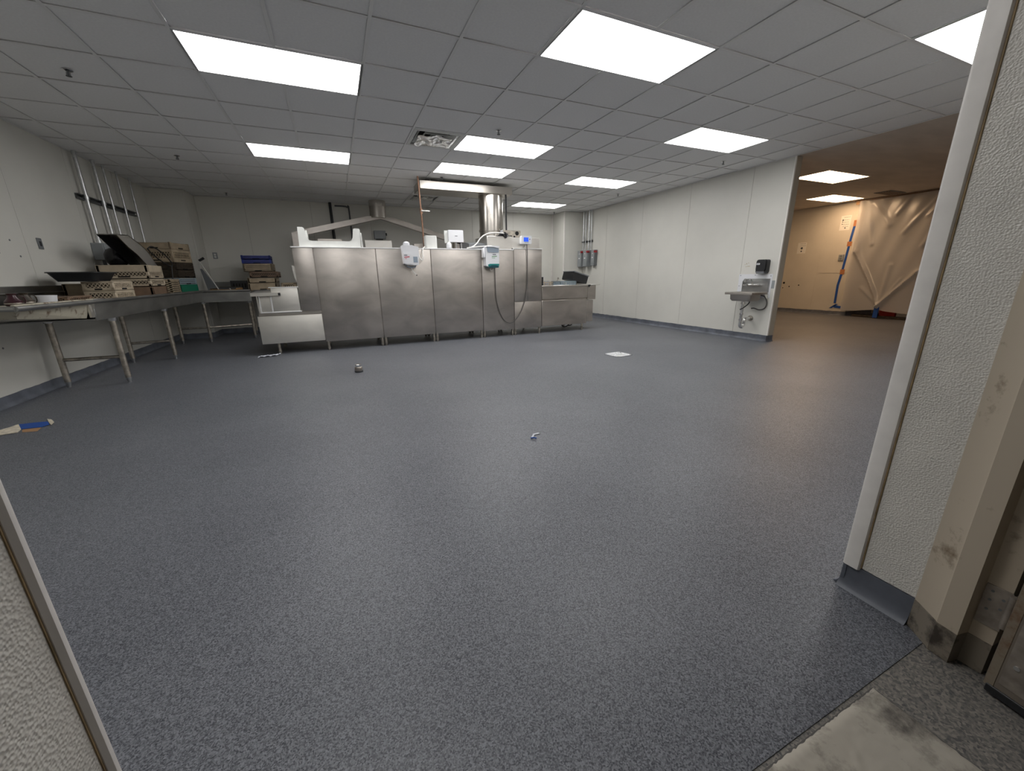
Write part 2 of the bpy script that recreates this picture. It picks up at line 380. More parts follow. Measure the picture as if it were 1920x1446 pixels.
for i in range(-5, 10):
    cuts = sorted((gy(j)+.0, gy(j+1)) for a, j in LIGHTS if a+1 == i)
    y = YF
    for c0, c1 in cuts:
        if c0 > y: bar(y, c0, 'y', gx(i))
        y = c1
    if y < YB: bar(y, YB, 'y', gx(i))
for j in range(-4, 12): bar(XL, XR, 'x', gy(j))
bar(YF, 4.10, 'y', XR-.012)
for a0, a1, b0, b1 in ((XL, XL+.02, YF, YB), (XR-.02, XR, 4.1, YB), (XL, XR, YB-.02, YB), (XL, XR, YF, YF+.02)):
    mkobj('edge_angle', MB().box(a0, a1, b0, b1, H-.001, H+.004).mesh('edge_angle', M['bar']), ceil)

# side room
c2 = struct('ceiling', MB().box(XR+.02, 14.2, YF-.3, Y2B+.2, H+.004, H+.2), M['ceil2'])
ws = struct('wall_side_far', MB().box(X2, X2+.14, 5.72, Y2B+.1, 0, H+.1), M['wall2'])
for e0, e1 in ((5.72, 6.55), (6.55, 7.77)):
    mkobj('wall_panel', MB().box(X2-.004, X2, e0, e1-.006, .10, H, .001).mesh('wall_panel', M['wall2']), ws)
mkobj('cover_panel', MB().box(X2-.010, X2-.004, 5.73, 6.50, 1.055, H-.01, .002).mesh('cover_panel', M['wall2']), ws)
for yy, zz, rr_ in ((7.36, .80, .030), (7.20, .70, .018), (6.95, .74, .018), (7.37, .66, .014)):
    mkobj('bolt_hole', MB().cyl((X2-.006, yy, zz), (X2+.002, yy, zz), rr_, n=10).mesh('bolt_hole', M['void']), ws)
cove('baseboard_side_far', (X2, 5.72, 0), (X2, Y2B, 0), (-1, 0, 0))
cove('baseboard_side_far', (X2, 5.72, 0), (X2+1.2, 5.72, 0), (0, -1, 0))
struct('wall_side_end', MB().box(XR+.135, 14.2, Y2B, Y2B+.15, 0, H+.1), M['wall2'])
struct('wall_alcove', MB().box(X2+.14, 13.35, 5.72, 5.86, 0, H+.1).box(13.2, 13.35, YF-.2, 5.8, 0, H+.1), M['wall2'])
# dim corridor the camera stands in
struct('wall_corridor', MB().box(-2.2, -2.05, -3.2, .24, 0, 2.6).box(3.05, 3.2, -3.2, .30, 0, 2.6).box(-2.2, 3.2, -3.35, -3.2, 0, 2.6), M['wall'])
struct('ceiling', MB().box(-2.2, 3.2, -3.35, .30, 2.5, 2.6), M['tile'])

# ---------------------------------------------------------------- ceiling fixtures
FRAME_LAMP = MB()
fr_ = .019
for a in ((0, 2*T, 0, fr_), (0, 2*T, T-fr_, T), (0, fr_, fr_, T-fr_), (2*T-fr_, 2*T, fr_, T-fr_)):
    FRAME_LAMP.box(a[0]+.004 if a[0] == 0 else a[0], a[1], a[2], a[3], 0, .012)
FRAME_LAMP.box(.004, 2*T-.004, .004, T-.004, .06, .065)
FRAME_LAMP = FRAME_LAMP.mesh('lamp_frame', M['white_metal'])
DIFF = MB().box(fr_, 2*T-fr_, fr_, T-fr_, .003, .010).mesh('diffuser', M['light'])
DIFF_W = MB().box(fr_, 2*T-fr_, fr_, T-fr_, .003, .010).mesh('diffuser', M['light_w'])
def lamp(x, y, label, warm=False, group='lit ceiling panels of the main room'):
    t = Thing('ceiling_light', label, 'ceiling light', (x, y, H-.001), group=group, local=True)
    mkobj('lamp_frame', FRAME_LAMP, t.o); mkobj('diffuser', DIFF_W if warm else DIFF, t.o)
names = {(-2, 1): 'large lit ceiling panel nearest the left wall, front one of two',
         (-2, 5): 'lit ceiling panel on the left, above the left end of the steel machine',
         (2, -1): 'largest lit ceiling panel, nearest the camera in the middle',
         (2, 3): 'lit ceiling panel right beside the plastic covered square vent',
         (2, 5): 'lit ceiling panel just in front of the flat steel duct',
         (-2, -3): 'lit ceiling panel by the doorway left of the camera, beyond the picture top',
         (6, -3): 'lit ceiling panel partly cut off by the doorway trim',
         (6, 1): 'lit ceiling panel in front of the hand sink wall',
         (6, 5): 'lit ceiling panel on the right, second from the back wall',
         (6, 9): 'smallest lit ceiling panel, nearest the back wall'}
for (i, j), l in names.items(): lamp(gx(i), gy(j), l)
lamp(7.77, 4.41, 'warm lit ceiling panel in the side room, nearer one', True, 'warm lit panels of the side room')
lamp(10.27, 5.65, 'warm lit ceiling panel in the side room, near the hung sheeting', True, 'warm lit panels of the side room')

def vent(x, y, label, s=T):
    t = Thing('ceiling_vent', label, 'air vent', (x, y, H), group='square ceiling air vents')
    m = MB(); e = .05
    for a in ((x+.01, x+s-.01, y+.01, y+e), (x+.01, x+s-.01, y+s-e, y+s-.01), (x+.01, x+e, y+e, y+s-e), (x+s-e, x+s-.01, y+e, y+s-e)): m.box(*a, H-.006, H+.012, .002)
    t.part('vent_frame', m, M['cream_pl'])
    cx, cy = x+s/2, y+s/2
    t.part('throat', MB().box(x+e, x+s-e, y+e, y+s-e, H+.07, H+.075), M['void'])
    for k, (r1, z) in enumerate(((.235, .022), (.165, .010), (.095, .0))):
        v = MB(); r2 = r1-.05
        for q in range(4):
            b = MB(); rot = Matrix.Translation((cx, cy, H)) @ Matrix.Rotation(q*math.pi/2, 4, 'Z')
            pts = [(-r1, -r1, z-.01), (r1, -r1, z-.01), (r2, -r2, z+.035), (-r2, -r2, z+.035)]
            vs = [v.bm.verts.new(rot @ Vector(p)) for p in pts]; v.bm.faces.new(vs)
            vs2 = [v.bm.verts.new(rot @ (Vector(p)+Vector((0, 0, .004)))) for p in pts]; v.bm.faces.new(vs2[::-1])
            for c in range(4): v.bm.faces.new((vs[c], vs2[c], vs2[(c+1) % 4], vs[(c+1) % 4]))
        t.part('louvre', v, M['cream_pl'])
    t.part('centre_plate', MB().box(cx-.05, cx+.05, cy-.05, cy+.05, H-.004, H+.002, .002), M['cream_pl'])
    w_ = MB(); random.seed(int(x*100))
    w_.grid(lambda u, v: (x+.09+u*(s-.2), y+.16+v*(s-.24), H-.012+.018*math.sin(u*9+v*4)*math.sin(v*8-u*3)+random.uniform(-.006, .006)), 14, 12)
    t.part('plastic_cover', w_, M['film'], label='crumpled clear plastic taped over the vent')
vent(gx(1), gy(3), 'square ceiling vent with crumpled plastic, between the near lit panels')
vent(gx(2), gy(9), 'small square ceiling vent behind the flat steel duct')
t = Thing('ceiling_vent', 'narrow grille in the brown ceiling of the side room', 'air vent', (11.1, 5.2, H))
t.part('vent_frame', MB().box(10.95, 11.55, 4.95, 5.25, H-.008, H+.004, .002), M['box_dark'])
for k in range(6): t.part('slat', MB().box(10.98, 11.52, 4.98+k*.045, 5.0+k*.045, H-.014, H-.008), M['tan_d'])

def sprinkler(x, y, label):
    t = Thing('sprinkler_head', label, 'sprinkler', (x, y, H), group='ceiling sprinkler heads')
    t.part('escutcheon', MB().lathe([(.034, 0), (.034, -.004), (.02, -.010), (.012, -.012)], (x, y, H+.003)), M['chrome'])
    t.part('sprinkler_body', MB().cyl((x, y, H), (x, y, H-.03), .008, n=8).box(x-.013, x-.010, y-.002, y+.002, H-.038, H-.015).box(x+.010, x+.013, y-.002, y+.002, H-.038, H-.015), M['box_dark'])
    t.part('deflector', MB().cyl((x, y, H-.038), (x, y, H-.041), .019, n=12), M['dark_steel'])
sprinkler(-1.73, 4.73, 'sprinkler head in the ceiling left of the large left light panel')
sprinkler(1.945, 4.72, 'sprinkler head in front of the panel beside the covered vent')
sprinkler(5.60, 4.69, 'sprinkler head over the hand sink wall')
sprinkler(5.64, 7.21, 'sprinkler head above the right wall panels near the electrical boxes')
sprinkler(5.55, 9.72, 'sprinkler head in the back right corner')
sprinkler(-1.73, 7.14, 'sprinkler head above the left dish table')
sprinkler(-1.70, 9.67, 'sprinkler head in the back left corner')
sprinkler(1.87, 7.09, 'sprinkler head in front of the flat steel duct')

# ---------------------------------------------------------------- the long dish machine
YM, YD = 6.80, 7.62
dm = Thing('dish_machine', 'long brushed stainless steel conveyor dish machine on short legs', 'dish machine', (1.9, 7.2, 0))
def panel(x0, x1, z0, z1, name='front_panel', y=YM, m_=None, g=.005):
    return dm.part(name, MB().box(x0+g, x1-g, y, y+.02, z0, z1, .003, 2), m_ or M['steel'])
TOP = 1.56
dm.part('body', MB().box(-.50, 3.045, YM+.02, YD, .17, TOP-.012).box(3.045, 3.63, YM+.02, YD, .15, TOP+.012).box(-1.09, -.50, YM+.02, YD, .19, .60), M['steel'])
for a, b in ((-.245, .645), (.645, 1.522), (1.522, 2.418)): panel(a, b, .14, TOP-.004)
panel(2.418, 3.047, .125, TOP-.004)
panel(-.525, -.245, .635, TOP-.004, 'loading_end_panel')
up_p = panel(3.047, 3.633, .635, TOP+.018)
panel(3.047, 3.633, .125, .625)
dm.part('panel_seam', MB().box(3.325, 3.331, YM-.0015, YM, .64, TOP+.012), M['dark_steel'], up_p)
dm.part('top_lip', MB().box(-.535, 3.045, YM-.010, YM+.05, TOP-.008, TOP+.008, .002), M['white_metal'])  # white colour paints the bright reflection along the steel edge
dm.part('top_lip', MB().box(3.045, 3.64, YM-.010, YM+.05, TOP+.014, TOP+.028, .002), M['white_metal'])  # same painted reflection on the raised end
dm.part('top_deck', MB().box(-.5, 3.63, YM+.05, YD, TOP-.012, TOP), M['steel'])
panel(-1.115, -.245, .165, .575, 'tank_panel', m_=M['steel_m'])
dm.part('tank_rail', MB().box(-1.08, -.245, YM+.004, YM+.03, .588, .622, .003), M['steel'])
dm.part('loading_side', MB().box(-1.09, -1.07, YM+.05, YD, .63, .87, .002).prism([(YM+.03, .60), (YM+.25, .60), (YM+.25, .86), (YM+.1, .86)], 'x', -1.075, -1.06), M['steel_b'])
panel(-1.05, -.525, .632, .865, 'loading_panel', YM+.008, M['steel_m'])
sp = panel(-.885, -.525, .632, .985, 'splash_panel', YM-.006, M['steel_m'])
dm.part('edge_strip', MB().box(-.905, -.885, YM-.012, YM+.004, .632, .87, .002).box(-.905, -.515, YM-.014, YM+.002, .985, .996, .002).box(-1.05, -.515, YM-.014, YM+.002, .624, .64, .002).box(-1.05, -1.038, YM-.012, YM+.004, .64, .87), M['white_metal'], sp)
dm.part('loading_shelf', MB().prism([(YM-.04, .872), (YM-.04, .918), (YM-.02, .922), (YM+.5, .935), (YM+.5, .92), (YM-.025, .905), (YM-.025, .872)], 'x', -1.14, -.775), M['steel_b'])
dm.part('shelf_end_cap', MB().box(-.790, -.760, YM-.043, YM-.015, .874, .915, .003), M['black'])
dm.part('door_latch', MB().prism([(-.56, 1.30), (-.51, 1.30), (-.50, 1.10), (-.525, 1.06), (-.545, 1.13)], 'y', YM+.02, YM+.06), M['steel_b'])
# unloading table
dm.part('unload_apron', MB().box(3.640, 4.685, YM, YM+.02, .655, .885, .003), M['steel'])
dm.part('unload_tank_panel', MB().box(3.640, 4.685, YM, YM+.02, .135, .628, .003), M['steel'])
dm.part('unload_body', MB().box(3.63, 4.69, YM+.03, YD, .16, .87), M['steel'])
dm.part('unload_top', MB().box(3.633, 4.70, YM-.012, YM+.06, .885, .915, .004).box(3.633, 4.70, YM+.06, YD, .87, .885, .002).box(3.633, 4.70, YD-.03, YD, .885, .97, .004), M['steel_b'])
dm.part('end_apron', MB().box(4.693, 4.895, YM+.01, YD-.04, .615, .892, .003), M['steel'])
dm.part('end_tank', MB().box(4.693, 4.84, YM+.01, YD-.06, .17, .600, .003), M['steel'])
dm.part('end_top', MB().box(4.69, 4.99, YM-.005, YD-.03, .900, .912, .003), M['steel_b'])
dm.part('limit_lever', MB().box(4.69, 4.74, YM-.03, YM+.01, .882, .912, .004).box(4.70, 4.72, YM-.03, YM-.01, .862, .885, .003), M['black'])
def mleg(x, y, h):
    l = dm.part('leg', MB().cyl((x, y, .05), (x, y, h), .021, n=12), M['leg'])
    dm.part('foot', MB().lathe([(.017, 0), (.017, .012), (.026, .03), (.026, .055)], (x, y, 0), 12), M['leg'], l)
for x in (-.90, -.21, .615, .675, 1.495, 1.555, 2.39, 2.45, 3.02, 3.08, 3.60, 4.60):
    mleg(x, YM+.04, .16); mleg(x, YD-.06, .16)
dm.part('foot_bracket', MB().box(4.52, 4.68, YM+.02, YM+.08, .150, .162), M['dark_steel'])
dm.part('drain_hose', MB().tube([(4.15, YM+.1, .16), (4.15, YM+.06, .10), (4.22, YM+.05, .09), (4.30, YM+.06, .13), (4.32, YM+.08, .17)], .012, smooth=5).tube([(4.30, YM+.1, .1), (4.36, YM+.07, .11), (4.40, YM+.08, .17)], .01, smooth=5), M['black'])
# boxes on the deck of the machine
dm.part('blower_housing', MB().box(2.545, 3.02, YM+.02, 7.45, TOP, 1.79, .004), M['steel_b'])
dm.part('blower_housing', MB().box(3.02, 3.60, YM+.03, 7.35, TOP+.028, 1.775, .004), M['steel_b'])
dm.part('blower_side', MB().prism([(YM+.12, TOP), (7.5, TOP), (7.5, 1.70), (YM+.35, 1.70), (YM+.12, 1.66)], 'x', 2.24, 2.54), M['box_dark'])
tbx = dm.part('motor_plate', MB().box(2.98, 3.33, 7.10, 7.13, 1.75, 1.925, .003), M['leg'])
dm.part('plate_hole', MB().cyl((3.255, 7.094, 1.875), (3.255, 7.104, 1.875), .037, n=16).cyl((3.20, 7.094, 1.815), (3.20, 7.104, 1.815), .018, n=10).cyl((3.13, 7.094, 1.82), (3.13, 7.104, 1.82), .018, n=10).cyl((3.05, 7.094, 1.84), (3.05, 7.104, 1.84), .015, n=10), M['void'], tbx)
dm.part('lift_cover', MB().box(.54, .975, 7.28, 7.58, TOP, 1.715, .004), M['steel_b'])
dm.part('lift_cover', MB().box(-.17, .19, 7.30, 7.55, TOP, 1.725, .004), M['steel'])
dm.part('lift_cover', MB().box(1.33, 1.48, 7.15, 7.4, TOP, 1.66, .003), M['steel'])

# milky plastic shield with two uprights on the machine top
t = Thing('plastic_shield', 'milky white plastic shield with two uprights on the machine top left', 'shield', (0, 6.9, TOP))
prof = [(-.417, TOP+.007), (.437, TOP+.007), (.452, 1.835), (.440, 1.843), (.370, 1.843), (.357, 1.835), (.335, 1.71), (.315, 1.672), (.282, 1.655), (-.235, 1.652), (-.275, 1.662), (-.297, 1.70), (-.315, 1.80), (-.325, 1.830), (-.345, 1.842), (-.409, 1.842)]
t.part('shield_front', MB().prism(prof, 'y', 6.835, 6.86), M['cream_pl'])
t.part('shield_side', MB().prism([(6.86, TOP+.005), (7.15, TOP+.005), (7.15, 1.76), (6.86, 1.80)], 'x', -.31, -.29), M['cream_pl'])
t.part('shield_side', MB().prism([(6.86, TOP+.005), (7.05, TOP+.005), (7.05, 1.76), (6.90, 1.79)], 'x', .455, .475), M['cream_pl'])

# ---------------------------------------------------------------- exhaust ducts
t = Thing('exhaust_duct', 'polished steel exhaust duct rising to a flat duct under the ceiling', 'duct', (2.85, 7.45, TOP))
t.part('riser', MB().cyl((2.865, 7.42, 1.795), (2.865, 7.42, 2.56), .225, n=40), M['duct'])
t.part('flat_duct', MB().box(1.50, 3.20, 7.16, 7.68, 2.545, 2.672, .004), M['duct_flat'])
t.part('flange', MB().lathe([(.24, 0), (.24, .03), (.226, .032)], (2.865, 7.42, 1.92), 40), M['duct'])
t.part('hanger', MB().box(1.7, 1.72, 7.3, 7.32, 2.67, H+.006).box(2.6, 2.62, 7.5, 7.52, 2.67, H+.006), M['galv'])
t.part('black_drop', MB().box(3.06, 3.085, 7.17, 7.19, 1.80, 2.55), M['black'])
t = Thing('exhaust_duct', 'inverted V steel duct with round collar near the back wall', 'duct', (1.05, 9.6, 0))
AY0, AY1 = 9.52, 9.70
t.part('collar', MB().cyl((1.05, 9.6, 2.37), (1.05, 9.6, 2.60), .172, n=28), M['steel'])
t.part('collar', MB().cyl((1.05, 9.6, 2.60), (1.05, 9.6, H-.002), .178, n=28), M['duct'])
t.part('duct_arm', MB().prism([(-.42, 2.10), (.83, 2.398), (1.08, 2.400), (1.08, 2.355), (-.30, 2.015), (-.42, 1.985)], 'y', AY0, AY1), M['steel'])
t.part('duct_arm', MB().prism([(1.08, 2.400), (1.34, 2.386), (2.98, 1.925), (2.98, 1.82), (1.08, 2.355)], 'y', AY0, AY1), M['steel'])
t.part('duct_leg', MB().box(-.69, -.42, AY0-.02, AY1+.05, 0, 2.02, .004).prism([(-.69, 2.02), (-.42, 2.02), (-.42, 2.10)], 'y', AY0-.02, AY1+.05), M['steel'])
t.part('duct_leg', MB().box(2.72, 2.98, AY0, AY1, 0, 1.90, .004), M['steel'])

# ---------------------------------------------------------------- things on the machine front and top
t = Thing('water_pipe', 'thin tarnished copper pipe rising from the machine to the ceiling', 'pipe', (1.5, 7.18, TOP))
t.part('pipe', MB().tube([(1.505, 7.18, TOP), (1.50, 7.18, 2.0), (1.475, 7.16, H+.004)], .014, 10), M['copper'])
t.part('valve', MB().cyl((1.498, 7.18, 2.15), (1.496, 7.18, 2.23), .024, n=12), M['copper'])
t.part('valve_lever', MB().box(1.50, 1.64, 7.14, 7.165, 2.185, 2.205, .004).cyl((1.5, 7.15, 2.195), (1.5, 7.18, 2.195), .01, n=8), M['hose_w'])

def rounded(x0, x1, z0, z1, r, n=4):
    out = []
    for cx, cz, a in ((x1-r, z1-r, 0), (x0+r, z1-r, 90), (x0+r, z0+r, 180), (x1-r, z0+r, 270)):
        for k in range(n+1): out.append((cx+r*math.cos(R(a+90*k/n)), cz+r*math.sin(R(a+90*k/n))))
    return out
F = YM
t = Thing('chemical_dispenser', 'white dispenser with red print and round cap on the machine front', 'dispenser', (1.17, F-.08, 1.29))
t.part('dispenser_body', MB().prism([(1.058, 1.32), (1.10, 1.298), (1.26, 1.292), (1.285, 1.30), (1.300, 1.46), (1.300, 1.575), (1.20, 1.60), (1.05, 1.60), (1.04, 1.585)], 'y', F-.15, F-.002), M['white_pl'])
t.part('front_cover', MB().prism([(1.055, 1.32), (1.19, 1.31), (1.19, 1.49), (1.12, 1.475), (1.048, 1.478)], 'y', F-.163, F-.15), M['white_pl'])
t.part('window', MB().box(1.205, 1.272, F-.153, F-.148, 1.335, 1.425), M['smoke_pl'], label='grey viewing window')
t.part('cap', MB().lathe([(.042, 0), (.05, .012), (.052, .035), (.035, .055), (.012, .062)], (1.125, F-.08, 1.598), 20), M['white_pl'])
t.part('spout_ring', MB().tube([(1.10, F-.1, 1.298), (1.115, F-.1, 1.272), (1.17, F-.1, 1.262), (1.23, F-.1, 1.272), (1.245, F-.1, 1.296)], .008, smooth=4), M['smoke_pl'])
t.part('drip_tube', MB().tube([(1.18, F-.09, 1.262), (1.19, F-.09, 1.21), (1.225, F-.085, 1.165), (1.25, F-.08, 1.14)], .007, smooth=4), M['hose_w'])
t.part('tube_tip', MB().cyl((1.245, F-.081, 1.146), (1.257, F-.078, 1.132), .009, n=8), M['black'])
m = MB(); [m.box(1.064+k*.012, 1.073+k*.012, F-.165, F-.163, 1.440, 1.452) for k in range(4)]
t.part('dark_lettering', m, M['print_d'])
m = MB(); [m.box(1.062+k*.012, 1.071+k*.012, F-.165, F-.163, 1.408+.001*k, 1.422+.0015*k) for k in range(7)]; m.box(1.072, 1.10, F-.165, F-.163, 1.392, 1.397)
t.part('red_lettering', m, M['print_r'])
t.part('feed_hose', MB().tube([(1.298, F-.07, 1.52), (1.315, F-.07, 1.44), (1.33, F-.07, 1.40), (1.365, F-.06, 1.375), (1.385, F-.06, 1.41), (1.385, F-.04, 1.50), (1.405, F-.01, 1.565), (1.44, F+.03, 1.59)], .009, smooth=5), M['hose_w'])

t = Thing('chemical_dispenser', 'white dispenser with teal base and smoky window on the machine front', 'dispenser', (2.58, F-.08, 1.24))
t.part('dispenser_body', MB().prism([(2.455, 1.285), (2.475, 1.27), (2.68, 1.27), (2.70, 1.285), (2.705, 1.585), (2.65, 1.605), (2.50, 1.605), (2.462, 1.585)], 'y', F-.14, F-.002), M['white_pl'])
t.part('lid', MB().prism([(2.455, 1.592), (2.48, 1.606), (2.60, 1.611), (2.705, 1.604), (2.703, 1.585), (2.66, 1.577), (2.60, 1.590), (2.49, 1.594)], 'y', F-.165, F-.04), M['white_pl'])
t.part('window', MB().prism([(2.478, 1.59), (2.60, 1.588), (2.66, 1.576), (2.696, 1.572), (2.695, 1.505), (2.60, 1.500), (2.50, 1.505), (2.482, 1.525)], 'y', F-.15, F-.13), M['smoke_pl'], label='smoky blue window')
t.part('hinge_arm', MB().box(2.415, 2.456, F-.12, F-.03, 1.415, 1.575, .01), M['white_pl'])
t.part('base', MB().prism([(2.490, 1.300), (2.525, 1.313), (2.70, 1.313), (2.69, 1.265), (2.50, 1.262)], 'y', F-.15, F-.02), M['teal'], label='teal base')
t.part('nozzle', MB().prism([(2.50, 1.268), (2.55, 1.288), (2.63, 1.290), (2.688, 1.275), (2.685, 1.248), (2.50, 1.246)], 'y', F-.155, F-.03), M['teal_d'])
t.part('drip_loop', MB().tube([(2.55, F-.1, 1.248), (2.545, F-.1, 1.215), (2.565, F-.1, 1.200), (2.60, F-.1, 1.215), (2.615, F-.1, 1.246)], .006, smooth=4), M['hose_w'])
m = MB(); [m.box(2.582+k*.013, 2.592+k*.013, F-.143, F-.140, 1.462, 1.476) for k in range(5)]
t.part('dark_lettering', m, M['print_d'])
m = MB(); [m.box(2.566+k*.014, 2.577+k*.014, F-.143, F-.140, 1.428+.001*k, 1.440+.0012*k) for k in range(7)]; [m.box(2.568+k*.012, 2.576+k*.012, F-.143, F-.140, 1.405, 1.413) for k in range(5)]
t.part('green_lettering', m, M['print_g'])

t = Thing('control_display', 'small white control unit with a lit blue screen on the machine', 'control unit', (3.29, F-.05, 1.65))
t.part('case', MB().prism(rounded(3.185, 3.385, 1.66, 1.803, .02), 'y', F-.06, F+.028), M['white_pl'])
t.part('screen', MB().box(3.225, 3.32, F-.062, F-.06, 1.700, 1.772), M['screen'], label='lit blue screen')
m = MB(); [m.box(3.245+k*.021, 3.257+k*.021, F-.064, F-.06, 1.683, 1.695) for k in range(4)]
t.part('button_row', m, M['paleblue'])
t.part('knob', MB().cyl((3.345, F-.066, 1.742), (3.345, F-.06, 1.742), .010, n=12), M['box_dark'])
t.part('gland', MB().tube([(3.28, F-.03, 1.66), (3.27, F-.02, 1.62), (3.25, F+.0, 1.59)], .007, smooth=4).tube([(3.30, F-.03, 1.66), (3.285, F-.015, 1.60)], .006), M['hose_w'])
single('power_cord', MB().tube([(3.30, F-.03, 1.655), (3.312, F-.022, 1.40), (3.312, F-.02, 1.10), (3.295, F-.02, .85), (3.25, F-.02, .62), (3.16, F-.02, .42), (3.05, F-.02, .29), (2.94, F-.02, .245), (2.83, F-.02, .30), (2.74, F-.02, .45), (2.68, F-.02, .68), (2.665, F-.02, .95), (2.66, F-.03, 1.25)], .007, smooth=6), M['rubber'],
       'dark cord hanging in a deep loop across the machine front', 'cord', loc=(2.98, F, .24))

t = Thing('wall_box', 'white boxed controller standing up from the machine top edge', 'controller box', (1.96, F+.1, TOP))
t.part('case', MB().prism(rounded(1.855, 2.115, 1.675, 1.868, .012), 'y', F+.02, F+.10), M['white_pl'])
t.part('back_plate', MB().box(1.80, 1.88, F+.09, F+.11, 1.66, 1.86, .003), M['cream_pl'])
t.part('bracket', MB().box(1.985, 2.0, F+.05, F+.07, TOP+.006, 1.68).box(2.075, 2.09, F+.05, F+.07, TOP+.006, 1.68), M['galv'])
t.part('lettering', MB().box(1.965, 2.01, F+.018, F+.02, 1.768, 1.776), M['print_d'])
single('plastic_canister', MB().prism(rounded(1.462, 1.658, F+.03, F+.2, .035), 'z', TOP+.006, 1.765).prism(rounded(1.472, 1.648, F+.04, F+.19, .03), 'z', 1.765, 1.772), M['cream_pl'], 'tall milky white canister on the machine top edge', 'canister', loc=(1.56, F+.12, TOP+.006))
t = Thing('spray_bottle', 'small white bottle lying against the controller box bracket', 'bottle', (1.85, F+.03, TOP))
t.part('bottle_body', MB().lathe([(.03, 0), (.042, .01), (.045, .06), (.03, .095), (.02, .105)], (1.855, F+.03, TOP+.006), 16), M['white_pl'])
t.part('bottle_cap', MB().lathe([(.022, 0), (.022, .02), (.012, .024)], (1.855, F+.03, TOP+.110), 12), M['cream_pl'])
single('white_hose', MB().tube([(2.17, F+.02, TOP+.02), (2.27, F+.04, 1.60), (2.36, F+.05, 1.66), (2.45, F+.06, 1.76), (2.56, F+.05, 1.825), (2.70, F+.04, 1.845), (2.86, F+.04, 1.838), (2.98, F+.05, 1.80)], .011, smooth=6), M['hose_w'], 'white hose arching over the steel box on the machine top', 'hose', loc=(2.17, F, TOP))
single('white_hose', MB().tube([(2.17, F+.0, TOP+.02), (2.25, F-.01, 1.588), (2.38, F-.04, 1.602), (2.50, F-.06, 1.612), (2.6, F-.06, 1.618)], .009, smooth=6), M['hose_w'], 'white hose running level into the teal based dispenser', 'hose', loc=(2.17, F, TOP))
m = MB(); random.seed(3)
m.grid(lambda u, v: (2.74+u*.27+random.uniform(-.02, .02), F-.0+v*.16+random.uniform(-.02, .02), 1.795+.11*math.exp(-((u-.5)**2+(v-.5)**2)*9)*random.uniform(.6, 1.1)+ (-.05 if u > .5 and v < .1 and u < .7 else 0)), 9, 6)
single('plastic_wrap', m, M['bag'], 'crumpled black plastic lying on the steel box below the round duct', 'plastic wrap', loc=(2.87, F+.08, 1.795))

# things on the unloading table
def slotted_rack_mesh(w, d, h, pitch, m_):
    m = MB()
    m.box(0, w, 0, d, 0, .012); m.box(0, w, 0, .014, h-.014, h, .002); m.box(0, w, d-.014, d, h-.014, h, .002); m.box(0, .014, 0, d, h-.014, h); m.box(w-.014, w, 0, d, h-.014, h)
    k = int(w/pitch)
    for a in range(k+1):
        x = a*(w-.008)/k; m.box(x, x+.008, 0, .01, 0, h); m.box(x, x+.008, d-.01, d, 0, h)
    k = int(d/pitch)
    for a in range(k+1):
        y = a*(d-.008)/k; m.box(0, .01, y, y+.008, 0, h); m.box(w-.01, w, y, y+.008, 0, h)
    return m.mesh('rack_body', m_)
o = mkobj('glass_rack', slotted_rack_mesh(.38, .38, .10, .028, M['paleblue'])); o.location = (4.115, 6.92, .886)
tag(o, 'pale slotted glass rack on the unloading table', 'dish rack', 'racks on the unloading table')
o = mkobj('glass_rack', slotted_rack_mesh(.40, .30, .09, .045, M['tan_l'])); o.location = (3.70, 7.18, .886)
tag(o, 'low tan rack of cups beside the machine on the unloading table', 'dish rack', 'racks on the unloading table')
for k, (x, y) in enumerate(((3.80, 7.26), (3.88, 7.29), (3.965, 7.26), (4.04, 7.30))):
    cup = MB().lathe([(.028, 0), (.034, .09), (.037, .092), (.033, .09), (.026, .006)], (x, y, .90), 14)
    single('drinking_cup', cup, M['film_s'], ('first', 'second', 'third', 'last')[k]+' clear cup from the left in the low tan rack', 'cup', 'cups in the low tan rack', loc=(x, y, .90))
single('black_clip', MB().box(3.655, 3.70, 6.86, 6.90, .915, 1.075, .004).box(3.648, 3.655, 6.865, 6.895, .93, 1.06), M['black'], 'narrow black block standing at the end of the unloading table', 'block', loc=(3.68, 6.88, .915))
t = Thing('tilted_rack', 'black plastic dish rack propped at a tilt on the unloading table', 'dish rack', (4.745, 6.95, .915), (0, 0, 0), local=True)
a_ = R(16); rot = Matrix.Rotation(a_, 4, 'Y')
pr = MB().prism(rounded(-.355, .0, .0, .165, .02), 'y', 0, .42, mat=Matrix.Translation((.01, 0, .003)) @ rot)
t.part('rack_body', pr, M['black'])
t.part('rack_rim', MB().prism(rounded(-.365, .010, .155, .175, .008), 'y', -.008, .43, mat=Matrix.Translation((.01, 0, .003)) @ rot), M['box_dark'])
t = Thing('drain_lever', 'small steel lever knob at the rear of the unloading table', 'lever', (4.28, 7.55, .97))
t.part('lever_stem', MB().cyl((4.42, 7.59, .97), (4.44, 7.57, 1.03), .008, n=8), M['leg'])
t.part('lever_knob', MB().lathe([(.005, -.018), (.018, -.008), (.02, .006), (.008, .018)], (4.442, 7.568, 1.04), 12), M['leg'])

# ---------------------------------------------------------------- left dish table
dt = Thing('dish_table', 'L shaped stainless steel dish table along the left and back walls', 'table', (-2.55, 7, 0))
ZT = .93; XF = -2.20; XE = -1.47; YS = 8.80; Y0 = 4.15
